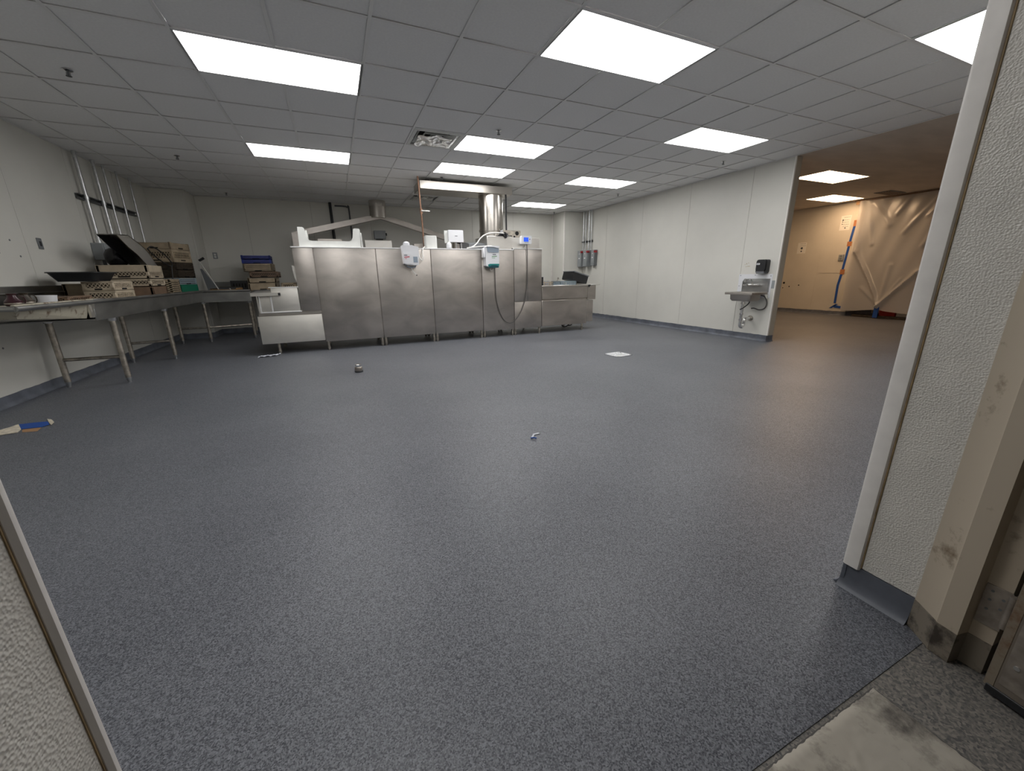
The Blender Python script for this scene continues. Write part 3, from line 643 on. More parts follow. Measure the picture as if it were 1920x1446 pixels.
# deck (sunken) and raised rolled rims
dt.part('deck', MB().box(XL+.03, XF-.03, 5.2, 9.55, .885, .897).box(-2.32, XF-.03, 9.55, 10.1, .885, .897).box(XF-.03, XE, YS+.03, 10.1, .885, .897), M['steel_t'])
def rim(p0, p1, r=.020): return MB().tube([p0, p1], r, 10)
dt.part('rim', rim((XF, Y0+.02, ZT-.012), (XF, YS, ZT-.012)), M['steel_t'])
dt.part('rim', rim((XF, YS, ZT-.012), (XE, YS, ZT-.012)), M['steel_t'])
dt.part('rim', rim((XL+.03, Y0+.02, ZT-.012), (XF, Y0+.02, ZT-.012)), M['steel_t'])
dt.part('backsplash', MB().box(XL+.006, XL+.03, Y0, 9.56, .88, 1.075, .004).box(XL+.03, XL+.06, Y0, 9.56, 1.0, 1.012, .003), M['steel_t'])
dt.part('backsplash', MB().box(-2.33, XE, 10.13, 10.155, .88, 1.075, .004), M['steel_t'])
dt.part('apron', MB().box(XF-.02, XF-.005, 5.22, YS, .735, .91, .003), M['steel_t'])
dt.part('apron', MB().box(XF-.02, XE, YS+.005, YS+.02, .72, .91, .003), M['steel_t'])
dt.part('apron', MB().box(XE-.02, XE-.005, YS+.02, 10.1, .72, .886, .003), M['steel_t'])
dt.part('underside', MB().box(XL+.03, XF-.02, 5.22, 9.55, .74, .75).box(XF-.03, XE-.02, YS+.02, 10.1, .725, .735), M['steel_t'])
# sloping trough hung under the near end
tr = MB()
v = [(XF-.02, 4.20, .90), (XF-.02, 5.20, .90), (XF-.05, 5.15, .765), (XF-.05, 4.25, .838)]
vb = [(XL+.06, 4.20, .90), (XL+.06, 5.20, .90), (XL+.10, 5.15, .765), (XL+.10, 4.25, .838)]
A = [tr.bm.verts.new(p) for p in v]; B = [tr.bm.verts.new(p) for p in vb]
tr.bm.faces.new(A); tr.bm.faces.new(B[::-1])
for k in range(4): tr.bm.faces.new((A[k], B[k], B[(k+1) % 4], A[(k+1) % 4]))
bmesh.ops.recalc_face_normals(tr.bm, faces=tr.bm.faces)
dt.part('trough', tr, M['trough'], label='cream painted trough with brown stains')
dt.part('trough_rim', MB().box(XF-.022, XF+.004, 4.17, 5.24, .895, .948, .005), M['trough'])
dt.part('trough_end', MB().prism([(XF-.02, .765), (XF+.002, .90), (XF-.02, .905)], 'y', 5.19, 5.235).box(XF-.03, XF-.012, 5.16, 5.23, .77, .90), M['steel_b'])
dt.part('trough_floor', MB().box(XL+.03, XF-.03, 4.2, 5.2, .900, .908), M['trough'])
def tleg(x, y, z):
    l = dt.part('leg', MB().cyl((x, y, .06), (x, y, z), .027, n=14), M['leg'])
    dt.part('foot', MB().lathe([(.016, 0), (.018, .02), (.022, .035), (.027, .06)], (x, y, 0), 12), M['galv'], l)
    dt.part('collar', MB().lathe([(.036, 0), (.040, .012), (.040, .05)], (x, y, z-.055), 14), M['galv'], l)
def stretcher(a, b, z=.27): dt.part('stretcher', MB().tube([(*a, z), (*b, z)], .018, 10), M['leg'])
for a, b, z in (((-2.80, 5.70), (-2.275, 5.66), .75), ((-2.74, 7.08), (-2.275, 7.13), .75), ((-2.66, 8.83), (-2.24, 8.85), .75), ((-1.66, 9.85), (-1.56, 9.02), .735)):
    tleg(*a, z); tleg(*b, z); stretcher(a, b, .30 if a[1] < 6 else .27)
stretcher((-2.24, 8.85), (-1.56, 9.02))

# ---------------------------------------------------------------- dish racks
RK = {}
def rack_meshes(kind, w, d, h, m_):
    key = (kind, w, d, h, m_.name)
    if key in RK: return RK[key]
    f = MB(); t_ = .012
    f.box(0, w, 0, d, 0, .010)                                                        # base
    band = {'lattice': (.34, .78), 'solid': (.9, .9), 'ribbed': (.12, .9), 'tall': (.22, .5)}[kind]
    z1, z2 = band[0]*h, band[1]*h
    for a in ((0, w, 0, t_), (0, w, d-t_, d), (0, t_, t_, d-t_), (w-t_, w, t_, d-t_)):
        f.box(*a, 0, z1)
        if h-z2 > .012: f.box(*a, z2, h, .002)
    for x in (0, w-.035):
        for y in (0, d-.035): f.box(x, x+.035, y, y+.035, 0, h, .006)
    lat = MB()
    if kind in ('lattice', 'tall'):
        zz = z2-z1
        for side in range(4):
            Ln = w if side < 2 else d; n = max(4, int(Ln/.042)); st = (Ln-.07)/n
            for k in range(n):
                for sg in (0, 1):
                    a0 = .035+k*st; u0_, u1_ = (a0, a0+st) if sg else (a0+st, a0); e = .0045
                    poly = [(u0_-e, z1), (u0_+e, z1), (u1_+e, z2), (u1_-e, z2)]
                    if side == 0: lat.prism(poly, 'y', .002, .008)
                    elif side == 1: lat.prism(poly, 'y', d-.008, d-.002)
                    elif side == 2: lat.prism(poly, 'x', .002, .008)
                    else: lat.prism(poly, 'x', w-.008, w-.002)
    elif kind == 'ribbed':
        n = max(2, int((z2-z1)/.028))
        for k in range(n):
            za = z1+(z2-z1)*(k+.35)/n; zb = z1+(z2-z1)*(k+1)/n
            for a in ((0, w, 0, .010), (0, w, d-.01, d), (0, .01, 0, d), (w-.01, w, 0, d)): lat.box(*a, za, zb)
    liner = MB().box(.016, w-.016, .016, d-.016, .011, h*.93)  # dark block put in to paint the shaded inside of the rack
    hs = MB(); hs2 = MB(); zc = h*.12 if kind != 'ribbed' else h*.05
    hs.box(w*.38, w*.62, -.003, .001, zc, zc+.016); hs2.box(w-.001, w+.003, d*.38, d*.62, zc, zc+.016)
    RK[key] = (f.mesh('rack_body', m_), lat.mesh('lattice' if kind != 'ribbed' else 'slats', m_) if kind != 'solid' else (lat.bm.free() or None), hs.mesh('handle_slot', M['void']), hs2.mesh('handle_slot', M['void']), liner.mesh('shade_liner', M['umber']))
    return RK[key]
def rack(kind, loc, size, m_, label, group, rz=0, extra=None):
    """loc: near (max x, min y) bottom corner; the rack runs to -x and +y"""
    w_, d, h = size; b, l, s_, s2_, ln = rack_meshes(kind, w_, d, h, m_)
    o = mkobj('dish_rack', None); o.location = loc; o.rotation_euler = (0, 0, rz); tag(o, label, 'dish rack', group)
    for n, me in (('rack_body', b), ('slats' if kind == 'ribbed' else 'lattice', l), ('handle_slot', s_), ('handle_slot', s2_), ('shade_liner', ln)):
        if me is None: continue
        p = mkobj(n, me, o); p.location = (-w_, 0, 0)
        if n in ('slats', 'lattice'): p['kind'] = 'stuff'
    return o
G1 = 'tan racks in the stack beside the black tub'
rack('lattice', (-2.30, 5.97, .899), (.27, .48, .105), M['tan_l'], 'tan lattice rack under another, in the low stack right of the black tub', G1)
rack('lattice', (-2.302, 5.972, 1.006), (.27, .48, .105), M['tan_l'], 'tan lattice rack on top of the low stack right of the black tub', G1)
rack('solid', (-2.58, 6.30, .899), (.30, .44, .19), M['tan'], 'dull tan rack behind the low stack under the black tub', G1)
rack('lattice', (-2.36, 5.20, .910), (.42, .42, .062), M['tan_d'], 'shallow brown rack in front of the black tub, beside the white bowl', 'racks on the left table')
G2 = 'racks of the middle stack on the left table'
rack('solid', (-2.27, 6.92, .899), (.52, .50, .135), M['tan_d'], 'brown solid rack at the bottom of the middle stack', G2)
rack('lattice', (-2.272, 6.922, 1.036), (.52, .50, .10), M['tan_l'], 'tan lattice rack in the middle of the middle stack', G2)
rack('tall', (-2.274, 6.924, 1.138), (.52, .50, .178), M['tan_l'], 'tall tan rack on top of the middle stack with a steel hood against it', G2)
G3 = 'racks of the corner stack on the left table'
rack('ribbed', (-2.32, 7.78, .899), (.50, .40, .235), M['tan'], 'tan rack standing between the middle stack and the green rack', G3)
cz = R(-14)
z = .899
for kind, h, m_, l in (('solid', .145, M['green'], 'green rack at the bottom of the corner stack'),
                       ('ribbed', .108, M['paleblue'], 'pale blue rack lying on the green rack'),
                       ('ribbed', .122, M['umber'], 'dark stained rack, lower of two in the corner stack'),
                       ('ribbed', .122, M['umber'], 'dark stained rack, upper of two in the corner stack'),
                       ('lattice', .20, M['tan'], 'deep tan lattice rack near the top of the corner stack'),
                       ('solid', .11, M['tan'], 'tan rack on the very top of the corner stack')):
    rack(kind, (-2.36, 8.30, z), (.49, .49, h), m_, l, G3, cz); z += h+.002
G4 = 'racks of the back stack on the back table'
z = .899
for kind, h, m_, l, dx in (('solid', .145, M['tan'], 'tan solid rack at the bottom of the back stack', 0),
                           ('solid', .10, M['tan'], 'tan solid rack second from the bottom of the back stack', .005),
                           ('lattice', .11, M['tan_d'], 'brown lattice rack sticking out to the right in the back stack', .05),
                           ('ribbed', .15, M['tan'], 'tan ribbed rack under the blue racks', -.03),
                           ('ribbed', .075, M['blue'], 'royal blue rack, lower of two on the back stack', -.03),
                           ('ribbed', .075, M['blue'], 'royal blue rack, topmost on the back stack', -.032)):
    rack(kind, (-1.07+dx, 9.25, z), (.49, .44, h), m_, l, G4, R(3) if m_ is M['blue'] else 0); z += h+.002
# the back stack stands partly on a second short shelf bridging to the machine
sh = Thing('loading_bridge', 'short steel shelf bridging from the back table to the machine', 'shelf', (-1.2, 9.4, 0))
sh.part('shelf_top', MB().box(XE+.002, -.74, 8.98, 10.1, .885, .897, .002), M['steel_t'])
sh.part('shelf_edge', MB().tube([(XE+.03, 8.98, .905), (-.74, 8.98, .905)], .014, 8), M['steel_t'])
for x, y in ((-.80, 9.05), (-.80, 10.0), (-1.38, 9.05), (-1.38, 10.0)): sh.part('leg', MB().cyl((x, y, 0), (x, y, .886), .022, n=10), M['leg'])
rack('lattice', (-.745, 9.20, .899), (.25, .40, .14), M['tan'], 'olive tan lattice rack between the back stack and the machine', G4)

# ---------------------------------------------------------------- other things on the table
t = Thing('bus_tub', 'black plastic bus tub lying across the tan racks', 'tub', (-2.57, 6.07, 1.113))
def tub(x0, x1, y0, y1, z0, z1, tp):
    m = MB(); o_ = [(x0, y0), (x1, y0), (x1, y1), (x0, y1)]
    cx, cy = (x0+x1)/2, (y0+y1)/2
    def ring(sx, sy, z, r=.07):
        pts = rounded(cx-sx, cx+sx, cy-sy, cy+sy, r, 4); return [m.bm.verts.new((a, b, z)) for a, b in pts]
    sx, sy = (x1-x0)/2, (y1-y0)/2
    rs = [ring(sx-tp, sy-tp, z0), ring(sx, sy, z1-.012), ring(sx+.012, sy+.012, z1-.012), ring(sx+.012, sy+.012, z1), ring(sx-.006, sy-.006, z1), ring(sx-tp-.006, sy-tp-.006, z0+.006)]
    n = len(rs[0]); m.bm.faces.new(rs[0][::-1])
    for a in range(len(rs)-1):
        for k in range(n): m.bm.faces.new((rs[a][k], rs[a][(k+1) % n], rs[a+1][(k+1) % n], rs[a+1][k]))
    m.bm.faces.new(rs[-1]); bmesh.ops.recalc_face_normals(m.bm, faces=m.bm.faces); return m
t.part('tub_body', tub(-2.78, -2.36, 5.84, 6.30, 1.113, 1.213, .045), M['black'])
single('white_bowl', MB().lathe([(.05, 0), (.066, .006), (.074, .06), (.078, .088), (.070, .086), (.055, .012)], (-2.36, 4.87, .909), 24), M['white_pl'], 'small white bowl on the near end of the dish table', 'bowl', loc=(-2.36, 4.87, .909))
for k, (y, l) in enumerate(((5.30, 'flat white plastic lid beside the white bowl'), (5.58, 'flat white plastic lid nearer the tan racks'))):
    single('plastic_lid', MB().prism(rounded(-2.352, -2.232, y-.10, y+.10, .03), 'z', .898 if y > 5.2 else .91, .935-.004*k), M['white_pl'], l, 'plate', 'white lids on the table', loc=(-2.32, y, .9))  # these flat white pieces are loose lids
for k, (y, l, m_, zz) in enumerate(((4.60, 'maroon jug lying on the near end of the dish table', M['maroon'], .05), (4.74, 'dark banded jug beside the maroon jug', M['umber'], .045))):
    t = Thing('small_jug', l, 'jug', (-2.42, y, .909), group='jugs on the near table end')
    t.part('jug_body', MB().lathe([(.03, 0), (.05, .02), (.052, .05), (.034, .075), (.024, .10), (.030, .115)], (-2.42, y, .909), 16), m_)
    t.part('jug_ring', MB().lathe([(.0525, .030), (.054, .034), (.0525, .040)], (-2.42, y, .909), 16), M['brass'])
    t.part('jug_handle', MB().tube([(-2.395, y+.02, 1.005), (-2.372, y+.035, .995), (-2.37, y+.04, .955), (-2.385, y+.03, .935)], .004, smooth=4), m_)
# stainless hood lid leaning against the wall above the middle stack
t = Thing('chafing_hood', 'curved stainless steel hood leaning on the middle rack stack', 'steel hood', (-2.45, 7.3, 1.32))
right = spline([Vector((0, *p)) for p in ((6.829, 1.678), (7.128, 1.588), (7.332, 1.493), (7.467, 1.376), (7.545, 1.318))], 5)
left = [(6.508, 1.661), (6.758, 1.530), (6.963, 1.450), (7.189, 1.322)]
rp = [(p.y, p.z) for p in right]
t.part('hood_side', MB().prism(rp + left[::-1], 'x', -2.358, -2.35), M['steel_b'])
t.part('hood_side', MB().prism(rp + left[::-1], 'x', -2.538, -2.53), M['black'])  # far side coloured black for the shade inside the steel hood
t.part('hood_skin', MB().prism(rp + [(y-.006, z-.008) for y, z in rp][::-1], 'x', -2.538, -2.35), M['steel_b'])
t.part('hood_end', MB().prism([(6.508, 1.661), (6.829, 1.678), (6.829, 1.670), (6.512, 1.653)], 'x', -2.538, -2.35), M['steel_b'])
single('wire_frame', MB().tube([(-2.42, 7.55, 1.56), (-2.41, 7.72, 1.60), (-2.37, 7.98, 1.50), (-2.35, 8.14, 1.38), (-2.36, 8.10, 1.33), (-2.40, 7.90, 1.40), (-2.42, 7.66, 1.50), (-2.42, 7.55, 1.56)], .008, smooth=5).tube([(-2.355, 8.12, 1.345), (-2.37, 8.09, 1.14)], .008), M['black'], 'bent black wire frame behind the curved steel hood', 'wire frame', loc=(-2.4, 7.9, 1.35))
single('shade_filler', MB().lathe([(.08, 0), (.115, .05), (.118, .14), (.09, .20), (.04, .23)], (-2.66, 7.20, 1.318), 18), M['bag'], 'dark filler shape for the shade under the curved steel hood', 'shade filler', loc=(-2.66, 7.20, 1.318))  # added black shape standing in for the shade under the hood
t = Thing('floor_brush', 'long thin white rod with dark grip leaning in the table corner', 'brush', (-2.1, 9.0, .9))
p0, p1 = Vector((-1.98, 8.95, .93)), Vector((-2.26, 9.25, 1.46))
t.part('rod', MB().tube([p0, p1], .008, 8), M['hose_w'])
d_ = (p1-p0).normalized()
t.part('grip', MB().tube([p1, p1+d_*.02+Vector((.09, 0, .035))], .022, 10), M['black'])
single('steel_sheet', MB().prism([(-2.24, .90), (-2.06, .90), (-2.08, .95), (-2.27, 1.32), (-2.30, 1.32)], 'y', 9.36, 9.375), M['box_dark'], 'dull steel sheet leaning behind the white rod in the corner', 'sheet', loc=(-2.1, 9.36, .9))
t = Thing('tray', 'shallow wood edged tray on the back table', 'tray', (-1.9, 9.1, .899))
t.part('tray_front', MB().box(-2.10, -1.68, 8.86, 8.885, .899, .945, .003), M['wood'])
t.part('tray_back', MB().box(-2.06, -1.70, 9.36, 9.385, .899, .985, .003), M['umber'])
t.part('tray_side', MB().box(-2.10, -2.075, 8.885, 9.36, .899, .965, .003), M['umber'])
t.part('tray_side', MB().box(-1.705, -1.68, 8.885, 9.36, .899, .965, .003), M['wood'])
t.part('tray_bottom', MB().box(-2.075, -1.705, 8.885, 9.36, .899, .906), M['maroon'])
t.part('tray_lining', MB().box(-2.06, -1.72, 9.3, 9.35, .906, .97), M['print_d'])
single('scraper', MB().prism([(-1.80, .965), (-1.785, .965), (-1.755, .905), (-1.772, .905)], 'y', 8.84, 8.858), M['steel_b'], 'small steel scraper propped against the wooden tray', 'scraper', loc=(-1.78, 8.85, .905))
t = Thing('black_crate', 'black slotted crate between the wooden tray and the back stack', 'crate', (-1.65, 9.5, .899))
m = MB().box(-1.88, -1.60, 9.42, 9.80, .899, .91)
for a in ((-1.88, -1.60, 9.42, 9.435), (-1.88, -1.60, 9.785, 9.80), (-1.88, -1.865, 9.435, 9.785), (-1.615, -1.60, 9.435, 9.785)): m.box(*a, .91, 1.095, .002)
t.part('crate_body', m, M['black'])
m = MB()
for k in range(5): m.box(-1.84+k*.048, -1.815+k*.048, 9.416, 9.42, .96, 1.04)
t.part('crate_slots', m, M['void'])
single('steel_can', MB().lathe([(.045, 0), (.045, .13), (.048, .135), (.04, .13)], (-1.66, 9.95, .899), 16), M['leg'], 'small steel can behind the black crate', 'can', loc=(-1.66, 9.95, .899))

# ---------------------------------------------------------------- electrical gear on the walls
for k, (y, r, zb, l) in enumerate(((7.355, .021, 1.60, 'thick galvanised conduit on the left wall, nearest the camera'), (7.79, .019, 1.60, 'galvanised conduit into the second grey switch box on the left wall'),
                                   (8.05, .013, 1.45, 'thin conduit on the left wall, third from the camera'), (8.44, .013, 1.30, 'thin conduit on the left wall, fourth from the camera'), (8.865, .012, 1.2, 'thin conduit on the left wall, farthest from the camera'))):
    t = Thing('conduit', l, 'conduit', (XL+.05, y, zb), group='conduits on the left wall')
    t.part('pipe', MB().cyl((XL+.065, y, zb), (XL+.065, y, H+.006), r, n=14), M['galv'])
    t.part('clamp', MB().cyl((XL+.065, y, 2.155), (XL+.065, y, 2.20), r+.004, n=14).box(XL+.06, XL+.072+r, y-.008, y+.008, 2.155, 2.2), M['galv'])
    if k < 2: t.part('coupling', MB().cyl((XL+.065, y, zb+.01), (XL+.065, y, zb+.05), r+.007, n=14), M['galv'])
m = MB().box(XL+.004, XL+.044, 7.24, 8.92, 2.148, 2.166).box(XL+.004, XL+.044, 7.24, 8.92, 2.196, 2.212).box(XL+.004, XL+.010, 7.24, 8.92, 2.166, 2.196)
single('strut_channel', m, M['dark_steel'], 'dark strut channel carrying the conduits on the left wall', 'strut', loc=(XL, 8.1, 2.15))
def switch_box(x, y0, y1, z0, z1, face, label, dark=False, dep=.13, group='grey electrical switch boxes'):
    # mounted on a wall at x; face: +1 faces +x, -1 faces -x
    t = Thing('switch_box', label, 'switch box', (x, (y0+y1)/2, z0), group=group)
    a, b = sorted((x+face*.006, x+face*dep))
    t.part('case', MB().box(a, b, y0, y1, z0, z1, .004), M['box_dark' if dark else 'box_grey'])
    xf = x+face*dep; a, b = sorted((xf, xf+face*.012))
    t.part('cover', MB().box(a, b, y0+.008, y1-.008, z0+.05, z1-.006, .003).box(a, b, y0+.012, y1-.012, z0+.004, z0+.044, .003), M['box_grey'])
    a, b = sorted((xf+face*.012, xf+face*.014))
    ym = (y0+y1)/2
    t.part('label_plate', MB().box(a, b, ym-.03, ym+.03, (z0+z1)/2-.01, (z0+z1)/2+.02).box(a, b, ym-.015, ym+.015, z1-.10, z1-.075), M['white_metal'])
    a, b = sorted((xf-face*.06, xf+face*.04))
    t.part('handle', MB().box(a, b, y1 if face > 0 else y0-.03, y1+.03 if face > 0 else y0, z1-.07, z1-.02, .006), M['red'], label='red throw handle')
    return t
switch_box(XL, 7.26, 7.47, 1.395, 1.61, 1, 'grey switch box with red handle on the left wall, nearest one')
switch_box(XL, 7.68, 7.90, 1.39, 1.61, 1, 'grey switch box on the left wall beside the curved steel hood')
switch_box(XL, 8.0, 8.17, 1.36, 1.56, 1, 'dark switch box mostly hidden behind the curved steel hood', True)
single('pipe_stub', MB().cyl((XL+.06, 7.37, 1.30), (XL+.06, 7.37, 1.394), .02, n=10), M['box_dark'], 'short dark pipe stub under the nearest left switch box', 'pipe', loc=(XL+.06, 7.37, 1.30))
t = Thing('wall_plate', 'dark switch plate on the left wall above the table', 'wall plate', (XL, 6.23, 1.47))
t.part('plate', MB().box(XL+.004, XL+.012, 6.185, 6.265, 1.462, 1.578, .003), M['box_dark'])
t.part('rocker', MB().box(XL+.012, XL+.016, 6.21, 6.24, 1.495, 1.545, .002), M['black'])
for y, z_ in ((5.47, 1.98), (5.50, 1.53), (5.78, 1.52), (5.58, 1.39), (5.86, 1.37), (5.2, .52)):
    mkobj('screw', MB().cyl((XL+.003, y, z_), (XL+.007, y, z_), .010, n=8).mesh('screw', M['box_dark']), wl)
t = Thing('wall_outlet', 'grey outlet plate on the back wall left of the blue racks', 'outlet', (-2.18, YB, 1.53))
t.part('plate', MB().box(-2.23, -2.15, YB-.012, YB-.004, 1.535, 1.66, .003), M['box_grey'])
t.part('socket', MB().box(-2.207, -2.173, YB-.016, YB-.012, 1.60, 1.635, .002).box(-2.207, -2.173, YB-.016, YB-.012, 1.555, 1.59, .002), M['cream_pl'])
single('wall_pipe', MB().cyl((.11, YB-.05, 1.2), (.11, YB-.05, H+.004), .030, n=14), M['black'], 'black vertical pipe on the back wall behind the V duct', 'pipe', loc=(.11, YB-.05, 1.2))
single('wall_pipe', MB().tube([(.20, YB-.05, 2.66), (.38, YB-.05, 2.66), (.46, YB-.05, 2.64), (.49, YB-.05, 2.55), (.49, YB-.05, 1.2)], .017, smooth=4), M['dark_steel'], 'bent dark conduit beside the black pipe on the back wall', 'pipe', loc=(.49, YB-.05, 1.2))
t = Thing('junction_box', 'grey junction box on the back wall under the V duct', 'junction box', (1.1, YB, 1.98))
t.part('case', MB().box(.97, 1.225, YB-.13, YB-.006, 1.985, 2.165, .006), M['box_grey'])
t.part('side_knob', MB().cyl((1.225, YB-.07, 2.09), (1.255, YB-.07, 2.09), .03, n=12).box(1.0, 1.16, YB-.12, YB-.02, 1.965, 1.985), M['black'])
# right wall
for y, l in ((9.41, 'dark conduit on the right wall nearer the back corner'), (9.15, 'dark conduit on the right wall, second from the back corner')):
    t = Thing('conduit', l, 'conduit', (XR-.06, y, 1.72), group='conduits on the right wall')
    t.part('pipe', MB().cyl((XR-.07, y, 1.70), (XR-.07, y, H+.004), .022, n=12).cyl((XR-.05, y-.07, 1.70), (XR-.05, y-.07, H+.004), .014, n=10), M['galv'])
    t.part('clamp', MB().box(XR-.10, XR-.05, y-.03, y+.03, 1.95, 1.965), M['dark_steel'])
single('strut_channel', MB().box(XR-.045, XR-.004, 9.05, 9.60, 1.945, 1.962).box(XR-.045, XR-.004, 9.05, 9.60, 1.975, 1.985), M['dark_steel'], 'short dark strut above the grey boxes on the right wall', 'strut', loc=(XR, 9.3, 1.95))
switch_box(XR, 9.46, 9.72-.21, 1.33, 1.75, -1, 'narrow grey breaker box in the back right corner') if False else None
switch_box(XR, 9.33, 9.50, 1.32, 1.74, -1, 'tall grey switch box nearest the back right corner', dep=.17)
switch_box(XR, 9.06, 9.25, 1.32, 1.735, -1, 'tall grey switch box in the middle of the right wall group', dep=.17)
switch_box(XR, 8.84, 9.0, 1.34, 1.73, -1, 'dark grey switch box, nearest of the right wall group', True, dep=.09)

# ---------------------------------------------------------------- hand sink on the right wall
XW = XR-.004
t = Thing('backing_board', 'white backing board screwed to the wall behind the hand sink', 'board', (XW, 4.43, .70))
t.part('board', MB().box(XW-.006, XW-.0005, 4.15, 4.73, .70, 1.072, .002), M['white_pl'])
m = MB(); [m.cyl((XW-.008, y, z_), (XW-.006, y, z_), .007, n=8) for y, z_ in ((4.70, 1.05), (4.44, 1.055), (4.18, 1.04), (4.705, .88), (4.18, .72))]
t.part('screws', m, M['box_dark'])
t = Thing('hand_sink', 'wall mounted stainless steel hand sink with gooseneck faucet and drain trap', 'sink', (XW, 4.43, .3))
t.part('backsplash', MB().prism([(XW-.05, .79), (XW-.05, .955), (XW-.012, 1.0), (XW-.007, 1.0), (XW-.007, .79)], 'y', 4.18, 4.62), M['steel_t'])
m = MB(); x0, x1 = XW-.42, XW-.05
for a in ((x0, x0+.05, 4.16, 4.64), (x1-.03, x1, 4.16, 4.64), (x0+.05, x1-.03, 4.16, 4.21), (x0+.05, x1-.03, 4.59, 4.64)): m.box(*a, .755, .79, .003)
t.part('sink_rim', m, M['steel'])
bowl = MB(); cx, cy = (x0+x1)/2-.005, 4.40
def rg(sx, sy, z_, r): return [bowl.bm.verts.new((a, b, z_)) for a, b in rounded(cx-sx, cx+sx, cy-sy, cy+sy, r, 4)]
rs = [rg(.145, .19, .788, .05), rg(.140, .185, .68, .05), rg(.12, .165, .652, .05), rg(.115, .16, .655, .05), rg(.135, .18, .685, .05), rg(.14, .185, .788, .05)]
n = len(rs[0])
for a in range(len(rs)-1):
    for k in range(n): bowl.bm.faces.new((rs[a][k], rs[a][(k+1) % n], rs[a+1][(k+1) % n], rs[a+1][k]))
bowl.bm.faces.new(rs[2]); bmesh.ops.recalc_face_normals(bowl.bm, faces=bowl.bm.faces)
t.part('bowl', bowl, M['steel'])
fa = t.part('faucet_body', MB().cyl((XW-.075, 4.30, .90), (XW-.075, 4.50, .90), .020, n=12).cyl((XW-.05, 4.31, .90), (XW-.10, 4.31, .90), .016, n=10).cyl((XW-.05, 4.49, .90), (XW-.10, 4.49, .90), .016, n=10), M['chrome'])
t.part('spout', MB().tube([(XW-.085, 4.42, .90), (XW-.09, 4.43, .96), (XW-.10, 4.45, .99), (XW-.16, 4.47, .985), (XW-.19, 4.475, .95)], .010, smooth=5), M['chrome'], fa)
t.part('tap_lever', MB().box(XW-.19, XW-.09, 4.295, 4.315, .896, .908, .004), M['chrome'], fa)
t.part('tap_lever', MB().box(XW-.19, XW-.09, 4.485, 4.505, .896, .908, .004), M['chrome'], fa)
t.part('tail_pipe', MB().cyl((cx, 4.42, .655), (cx, 4.42, .30), .021, n=14), M['galv'])
t.part('slip_nut', MB().cyl((cx, 4.42, .60), (cx, 4.42, .635), .034, n=10).cyl((cx, 4.42, .42), (cx, 4.42, .45), .03, n=10).cyl((cx, 4.42, .325), (cx, 4.42, .355), .03, n=10), M['chrome'])
t.part('trap', MB().tube([(cx, 4.42, .34), (cx, 4.42, .26), (cx+.02, 4.42, .225), (cx+.06, 4.42, .22), (cx+.09, 4.42, .25), (cx+.095, 4.42, .33), (cx+.13, 4.42, .352), (XW-.003, 4.42, .355)], .024, 12, smooth=5), M['chrome'])
t.part('wall_flange', MB().cyl((XW-.012, 4.42, .355), (XW-.001, 4.42, .355), .045, n=16), M['leg'])
t.part('side_bracket', MB().prism([(XW-.1, .755), (XW-.007, .755), (XW-.007, .66)], 'y', 4.175, 4.18), M['steel_b'])
single('supply_hose', MB().tube([(XW-.15, 4.25, .75), (XW-.05, 4.20, .72), (XW-.025, 4.165, .62), (XW-.025, 4.19, .535), (XW-.03, 4.27, .505), (XW-.03, 4.36, .525), (XW-.05, 4.40, .52)], .010, smooth=6), M['rubber'], 'grey braided supply hose looping beneath the hand sink', 'hose', loc=(XW, 4.3, .5))
single('supply_hose', MB().tube([(cx+.08, 4.36, .66), (cx+.06, 4.37, .60), (cx+.0, 4.40, .54), (cx-.04, 4.43, .51)], .008, smooth=6), M['black'], 'short black tube crossing the sink drain pipe', 'hose', loc=(cx, 4.4, .51))
single('cover_plate', MB().box(XW-.005, XW, 4.10, 4.185, .848, .972, .002), M['box_grey'], 'square galvanised plate at the wall end right of the sink', 'plate', loc=(XW, 4.14, .85))
t = Thing('soap_dispenser', 'black wall soap dispenser with white label above the hand sink', 'soap dispenser', (XW, 4.31, 1.08))
t.part('housing', MB().prism(rounded(4.225, 4.395, 1.085, 1.295, .03), 'x', XW-.085, XW), M['black'])
t.part('front_cover', MB().prism(rounded(4.235, 4.385, 1.115, 1.288, .03), 'x', XW-.105, XW-.085), M['black'])
t.part('push_bar', MB().prism(rounded(4.245, 4.375, 1.078, 1.118, .012), 'x', XW-.10, XW-.03), M['box_dark'])
lb = t.part('label_strip', MB().box(XW-.107, XW-.105, 4.325, 4.378, 1.215, 1.24), M['white_pl'])
m = MB(); [m.box(XW-.108, XW-.107, 4.335+k*.010, 4.342+k*.010, 1.223, 1.231) for k in range(4)]
t.part('label_print', m, M['print_d'], lb)
m = MB(); random.seed(5)
for k in range(9):
    y = 4.56+random.uniform(0, .09); z_ = 1.20+random.uniform(-.02, .05); m.sheet([(0, 0)]*0 or [(0, 0), (1, 0), (0, 1)], 0) if False else m.box(XW-.0012, XW, y, y+random.uniform(.006, .02), z_, z_+random.uniform(.004, .010))
mkobj('scuff_mark', m.mesh('scuff_mark', mat('old adhesive', (.42, .34, .20), .7)), wr)

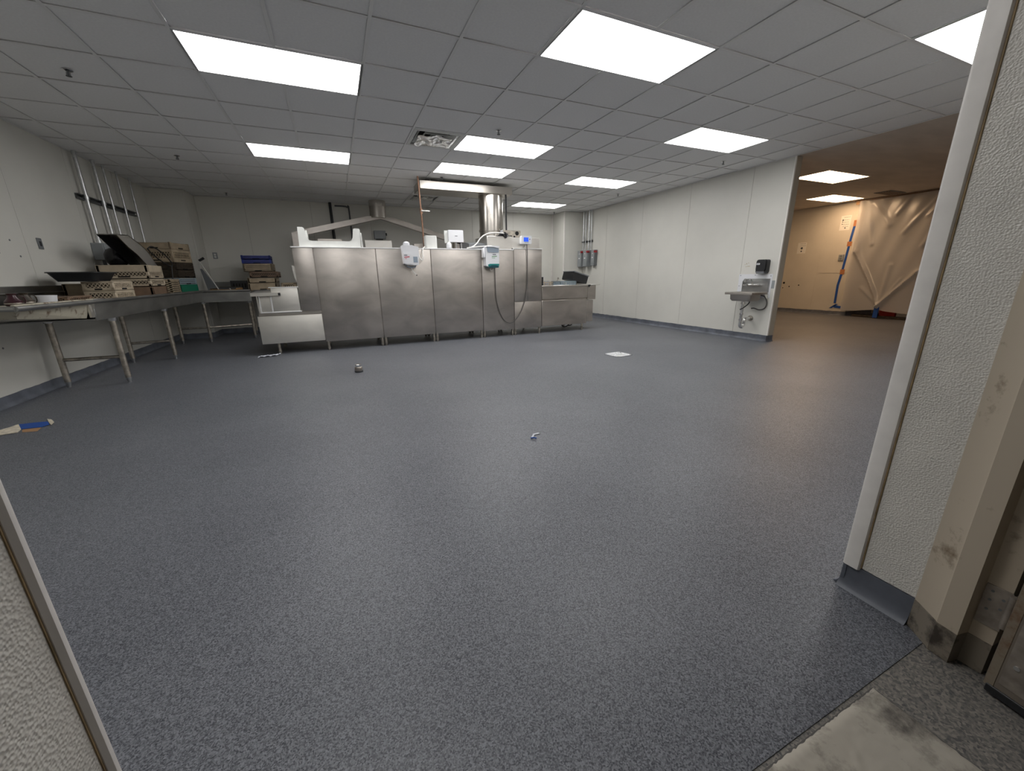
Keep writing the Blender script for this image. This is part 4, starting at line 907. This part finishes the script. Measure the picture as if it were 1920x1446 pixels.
# ---------------------------------------------------------------- small things on the floor
t = Thing('floor_sink_grate', 'white plastic floor drain grate set in the grey floor', 'drain grate', (3.56, 4.35, 0))
gx0, gx1, gy0, gy1 = 3.50, 3.76, 4.36, 4.62
G = Matrix.Translation((3.56, 4.35, 0)) @ Matrix.Rotation(R(6), 4, 'Z')
m = MB(); s_ = .135
for a in ((-s_, s_, -s_, -s_+.03), (-s_, s_, s_-.03, s_), (-s_, -s_+.03, -s_, s_), (s_-.03, s_, -s_, s_)): m.box(*a, .0, .010, .002, mat=G)
t.part('grate_frame', m, M['white_pl'])
t.part('basin', MB().box(-s_+.03, s_-.03, -s_+.03, s_-.03, .0005, .002, mat=G), M['cream_pl'])
for k, (a, ln, px_, py_) in enumerate(((20, .2, -.02, 0), (75, .16, .03, .02), (-40, .18, 0, -.03), (-5, .2, .01, .05))):
    t.part('grate_bar', MB().box(-ln/2, ln/2, -.010, .010, .002, .012, .002, mat=G @ Matrix.Translation((px_, py_, 0)) @ Matrix.Rotation(R(a), 4, 'Z')), M['white_pl'])
t.part('finger_hole', MB().cyl(G @ Vector((.10, .06, .010)), G @ Vector((.10, .06, .013)), .012, n=10), M['void'])
t = Thing('pipe_fitting', 'small upright metal pipe fitting standing on the open floor', 'pipe fitting', (.135, 4.97, 0))
t.part('base_ring', MB().lathe([(.046, 0), (.048, .006), (.048, .018)], (.135, 4.97, 0), 20), M['dark_steel'])
t.part('body', MB().lathe([(.043, .018), (.046, .022), (.046, .058), (.040, .066)], (.135, 4.97, 0), 20), M['brass'])
t.part('cap', MB().lathe([(.034, .066), (.034, .078), (.038, .080), (.038, .094), (.030, .098)], (.135, 4.97, 0), 20), M['chrome'])
t = Thing('tape_scrap', 'curled scrap of blue and silver tape on the open floor', 'scrap', (1.165, 2.275, 0))
c = Vector((1.165, 2.275, 0))
t.part('blue_strip', MB().tube([c+Vector((-.045, -.03, .006)), c+Vector((-.03, -.045, .012)), c+Vector((-.012, -.05, .006))], .005, 6, smooth=4), M['tape_b'])
t.part('silver_strip', MB().sheet([(c.x-.045, c.y-.028), (c.x-.03, c.y-.028), (c.x+.005, c.y+.012), (c.x-.008, c.y+.018)], .002, .003).sheet([(c.x-.006, c.y+.016), (c.x+.05, c.y+.016), (c.x+.046, c.y+.034), (c.x, c.y+.032)], .002, .004), M['film_s'])
t = Thing('tape_strip', 'torn strip of blue tape and cream paper at the left floor edge', 'tape', (-2.35, 4.17, 0))
t.part('blue_tape', MB().sheet([(-2.477, 4.293), (-2.384, 4.135), (-2.265, 4.127), (-2.244, 4.18), (-2.301, 4.28), (-2.396, 4.293)], .003, .003), M['tape_b'])
t.part('torn_paper', MB().sheet([(-2.56, 4.03), (-2.449, 4.038), (-2.423, 4.043), (-2.363, 4.054), (-2.384, 4.135), (-2.485, 4.304), (-2.497, 4.24), (-2.55, 4.13)], .002, .004), M['kraft'])
t.part('torn_tip', MB().sheet([(-2.281, 4.25), (-2.224, 4.157), (-2.239, 4.23), (-2.301, 4.328), (-2.344, 4.363)], .003, .004), M['kraft'])
t.part('paper_edge', MB().sheet([(-2.376, 4.131), (-2.336, 4.052), (-2.243, 4.031), (-2.265, 4.127)], .001, .001), M['carton'])
m = MB(); random.seed(9)
m.grid(lambda u, v: (-1.16+u*.27, 6.56+u*.12+v*.09+.02*math.sin(u*7), .004+abs(.022*math.sin(u*11+v*5)*math.sin(v*6+1))), 16, 6)
single('plastic_scrap', m, M['film_s'], 'crinkled clear plastic scrap by the machine front leg', 'scrap', loc=(-1.03, 6.65, 0))

# ---------------------------------------------------------------- side room: plastic sheeting, notices, shelves
XS = X2-.09
def ridge(y, z_, a, b, w_, amp):
    ay, az = a; by, bz = b; dy, dz = by-ay, bz-az; L2 = dy*dy+dz*dz
    s_ = max(0, min(1, ((y-ay)*dy+(z_-az)*dz)/L2)); d = math.hypot(y-ay-s_*dy, z_-az-s_*dz)
    return amp*math.exp(-(d/w_)**2)
TIE = (5.02, .28)
SEG = [((5.78, 2.66), (5.72, 1.55), .05, .05), ((5.72, 1.55), TIE, .045, .06), ((5.65, 2.66), (5.45, 1.7), .04, .03), ((5.55, 2.6), (5.20, 2.1), .06, .03), (TIE, (4.45, 1.05), .04, .055), ((4.45, 1.05), (3.9, 1.7), .06, .04),
       (TIE, (4.98, 1.2), .05, .025), (TIE, (4.7, .9), .03, .02), ((4.4, 2.66), (4.9, 1.9), .035, .025), ((4.25, 2.66), (4.55, 2.2), .03, .025), ((4.1, 2.66), (4.5, 1.6), .04, .03), (TIE, (5.5, .7), .035, .02), ((4.9, 2.66), (5.1, 2.3), .03, .02)]
def film(u, v):
    y = 5.83 - u*3.4; zb = .13 + .10*max(0, 1-abs(y-TIE[0])/.5) + .02*math.sin(y*6)
    z_ = zb + v*(2.69-zb); x = XS - .02 + .05*math.sin(y*2.3+z_*.9)*(1-v*.3) + .012*math.sin(y*17+z_*5)*v
    for s_ in SEG: x -= ridge(y, z_, *s_)
    k = max(0, 1-abs(y-TIE[0])/.9)*max(0, 1-(z_-.28)/1.1)
    y += (TIE[0]-y)*.25*k
    return (x, y, z_)
t = Thing('plastic_sheeting', 'hazy plastic sheeting hung from ceiling to floor in the side room', 'plastic sheet', (XS, 5.0, 0))
t.part('sheet', MB().grid(film, 150, 90), M['film'])
t.part('tie_tape', MB().box(XS-.10, XS-.075, TIE[0]-.045, TIE[0]+.045, .02, .30, .003), M['tape_b'], label='blue tape gathering the sheet')
t.part('top_batten', MB().box(XS-.03, XS+.0, 3.2, 5.95, 2.685, 2.715), M['tan_d'])
t.part('corner_tape', MB().box(XS-.05, XS-.045, 5.78, 5.9, 2.62, 2.70), M['carton'])
t = Thing('tape_line', 'vertical line of blue tape with orange patches on the side room wall', 'tape', (X2, 6.0, .2))
xb = X2-.0105
def strip(y0, z0, y1, z1, w_=.026, x=xb):
    m = MB(); m.prism([(y0-w_, z0), (y0+w_, z0), (y1+w_, z1), (y1-w_, z1)], 'x', x-.003, x); return m
t.part('blue_tape', strip(5.985, .30, 6.0, .75), M['tape_b'])
t.part('blue_tape', strip(6.0, .75, 5.965, 1.08), M['tape_b'])
t.part('blue_tape', strip(5.965, 1.12, 5.93, 1.72), M['tape_b'])
t.part('blue_tape', strip(5.93, 1.78, 5.90, 2.18), M['tape_b'])
t.part('orange_tape', MB().box(xb-.005, xb-.003, 5.91, 6.01, 1.02, 1.14), M['tape_o'])
t.part('orange_tape', MB().box(xb-.005, xb-.003, 5.88, 5.98, 1.69, 1.80), M['tape_o'])
t.part('orange_tape', MB().box(xb-.005, xb-.003, 5.84, 5.93, 2.15, 2.29), M['tape_o'])
t.part('blue_tape', strip(6.07, .17, 5.93, .28, .03), M['tape_b'])
t.part('blue_tape', MB().prism([(5.99, .19), (5.74, .165), (5.74, .225), (5.99, .25)], 'x', xb-.003, xb), M['tape_b'])
t = Thing('wall_outlet', 'grey outlet box beside the blue tape line in the side room', 'outlet', (X2, 6.03, 1.38))
t.part('plate', MB().box(X2-.04, X2-.010, 5.99, 6.10, 1.36, 1.50, .003), M['box_grey'])
t.part('socket', MB().box(X2-.043, X2-.04, 6.02, 6.07, 1.38, 1.42).box(X2-.043, X2-.04, 6.02, 6.07, 1.44, 1.48), M['box_dark'])
def notice(y0, y1, z0, z1, label, lines, dots, x):
    t = Thing('paper_notice', label, 'notice', (x, (y0+y1)/2, z0), group='paper notices on the side room wall')
    p = t.part('sheet', MB().box(x-.002, x, y0, y1, z0, z1), M['paper'])
    m = MB(); random.seed(int(z0*50))
    for k in lines:
        zz = z1-(z1-z0)*k; yy = y1-(y1-y0)*.30
        while yy > y0+(y1-y0)*.15:
            wd = random.uniform(.012, .03); m.box(x-.003, x-.002, yy-wd, yy, zz-.004, zz+.004); yy -= wd+.010
    t.part('print_lines', m, M['print_d'], p)
    m = MB()
    for a, b, r in dots: m.cyl((x-.003, y1-(y1-y0)*a, z1-(z1-z0)*b), (x-.002, y1-(y1-y0)*a, z1-(z1-z0)*b), r, n=12)
    t.part('print_symbols', m, M['print_d'], p)
notice(6.00, 6.22, 2.08, 2.42, 'paper notice with printed lines and dots, upper one on the side room wall', (.12, .3, .45, .6, .75), ((.22, .3, .018), (.2, .42, .012), (.2, .57, .012), (.55, .85, .016)), X2-.011)
notice(6.93, 7.15, 1.58, 1.86, 'paper notice with round symbols, left one on the side room wall', (.12, .3), ((.5, .52, .03), (.5, .80, .02)), X2-.005)
# shelving behind the sheeting
t = Thing('storage_shelf', 'dark shelving unit seen dimly through the plastic sheeting', 'shelf', (12.6, 4.3, 0))
for y in (3.3, 4.75):
    for x in (12.35, 12.85): t.part('post', MB().box(x-.02, x+.02, y-.02, y+.02, 0, 2.0), M['dark_steel'])
for z_ in (.35, .80, 1.25, 1.70): t.part('shelf_board', MB().box(12.33, 12.87, 3.28, 4.77, z_-.025, z_), M['dark_steel'])
bx = [(.35, 4.4, .30, M['carton'], 'brown carton on the lowest shelf behind the sheeting'), (.35, 3.7, .25, M['cartonr'], 'red carton on the lowest shelf behind the sheeting'), (.80, 4.45, .22, M['cartonr'], 'red carton on the second shelf behind the sheeting'), (.80, 3.9, .30, M['umber'], 'dark carton on the second shelf behind the sheeting'),
      (1.25, 4.4, .20, M['cartono'], 'orange carton on the third shelf behind the sheeting'), (1.25, 3.8, .28, M['carton'], 'brown carton on the third shelf behind the sheeting'), (1.70, 4.45, .25, M['carton'], 'brown carton on the top shelf behind the sheeting'), (1.70, 3.75, .2, M['cartono'], 'orange carton on the top shelf behind the sheeting')]
for z_, y, h, m_, l in bx:
    t = Thing('carton', l, 'carton', (12.6, y, z_), group='cartons behind the sheeting')
    b = t.part('carton_body', MB().box(12.40, 12.80, y-.22, y+.22, z_, z_+h, .006), m_)
    t.part('packing_tape', MB().box(12.395, 12.805, y-.025, y+.025, z_+h, z_+h+.001).box(12.398, 12.40, y-.025, y+.025, z_+h*.7, z_+h), M['tan_l'], b)
t = Thing('carton', 'large pale carton at the foot of the plastic sheeting', 'carton', (12.1, 4.45, 0))
t.part('carton_body', MB().box(11.98, 12.30, 4.20, 4.78, 0, .42, .008), M['cartonw'])
t.part('carton_flap', MB().box(11.97, 12.31, 4.19, 4.79, .42, .428, .002), M['cartonw'])
single('floor_beam', MB().box(11.75, 11.83, 3.4, 5.55, 0.0, .06, .006), M['umber'], 'dark beam on the floor under the plastic sheeting', 'beam', loc=(11.8, 4.5, 0))
single('red_bin', MB().prism([(11.98, .0), (12.28, .0), (12.32, .26), (11.94, .26)], 'y', 4.80, 5.10), M['cartonr'], 'red bin peeking out under the plastic sheeting', 'bin', loc=(12.1, 4.95, 0))

# ---------------------------------------------------------------- door frame, open door and mat at the camera
df = struct('trim_3', MB().prism([(1.60, .40), (1.548, .398), (1.540, .385), (1.503, .335), (1.497, .330), (1.490, .285), (1.530, .277), (1.530, .230), (1.60, .225)], 'z', .10, 2.2), M['frame'])
mkobj('frame_foot', MB().prism([(1.60, .40), (1.546, .398), (1.538, .385), (1.501, .335), (1.495, .330), (1.488, .285), (1.528, .277), (1.528, .230), (1.60, .225)], 'z', .0, .10).mesh('frame_foot', M['frame_d']), df)
dr = struct('door_1', MB().box(0, .045, -.92, 0, .022, 2.12, .003), M['door'])
dr.location = (1.470, .212, 0); dr.rotation_euler = (0, 0, R(-8))
mkobj('kick_plate', MB().box(-.002, 0, -.90, -.022, .05, .40).mesh('kick_plate', M['hinge']), dr)
mkobj('door_edge', MB().box(-.001, .046, -.018, .002, .022, 2.12, .002).mesh('door_edge', M['rust']), dr)
mkobj('door_sweep', MB().box(-.004, .03, -.92, -.004, .006, .03, .002).mesh('door_sweep', M['black']), dr)
m = MB()
for z_ in (.12, .25, .38): m.cyl((-.005, -.04, z_), (-.002, -.04, z_), .006, n=10)
mkobj('screw', m.mesh('screw', M['galv']), dr)
h = mkobj('hinge', MB().box(1.5265, 1.530, .228, .276, .15, .275, .001).cyl((1.505, .222, .18), (1.505, .222, .28), .0085, n=12).box(1.505, 1.53, .220, .2235, .185, .275).mesh('hinge', M['hinge']), df)
m = MB()
for y, z_ in ((.262, .258), (.240, .245), (.262, .23), (.240, .215), (.262, .20)): m.cyl((1.5255, y, z_), (1.5265, y, z_), .0035, n=8)
mkobj('hinge_screw', m.mesh('hinge_screw', M['box_dark']), h)
t = Thing('door_mat', 'soiled beige carpet mat in the doorway beside the camera', 'mat', (.75, -.1, 0))
def pile(u, v):
    x = .25+u*.955; y = -.55+v*.882; r = min(u, 1-u, (v), 1-v); e = min(1, r/.02)
    k = .002*e; return (x+random.uniform(-k, k), y+random.uniform(-k, k), .002+.011*e**.5+random.uniform(-.0015, .002))
t.part('pile', MB().grid(pile, 120, 110), M['mat'])
t.part('backing', MB().box(.246, 1.207, -.553, .334, -.001, .003), M['rubber'])
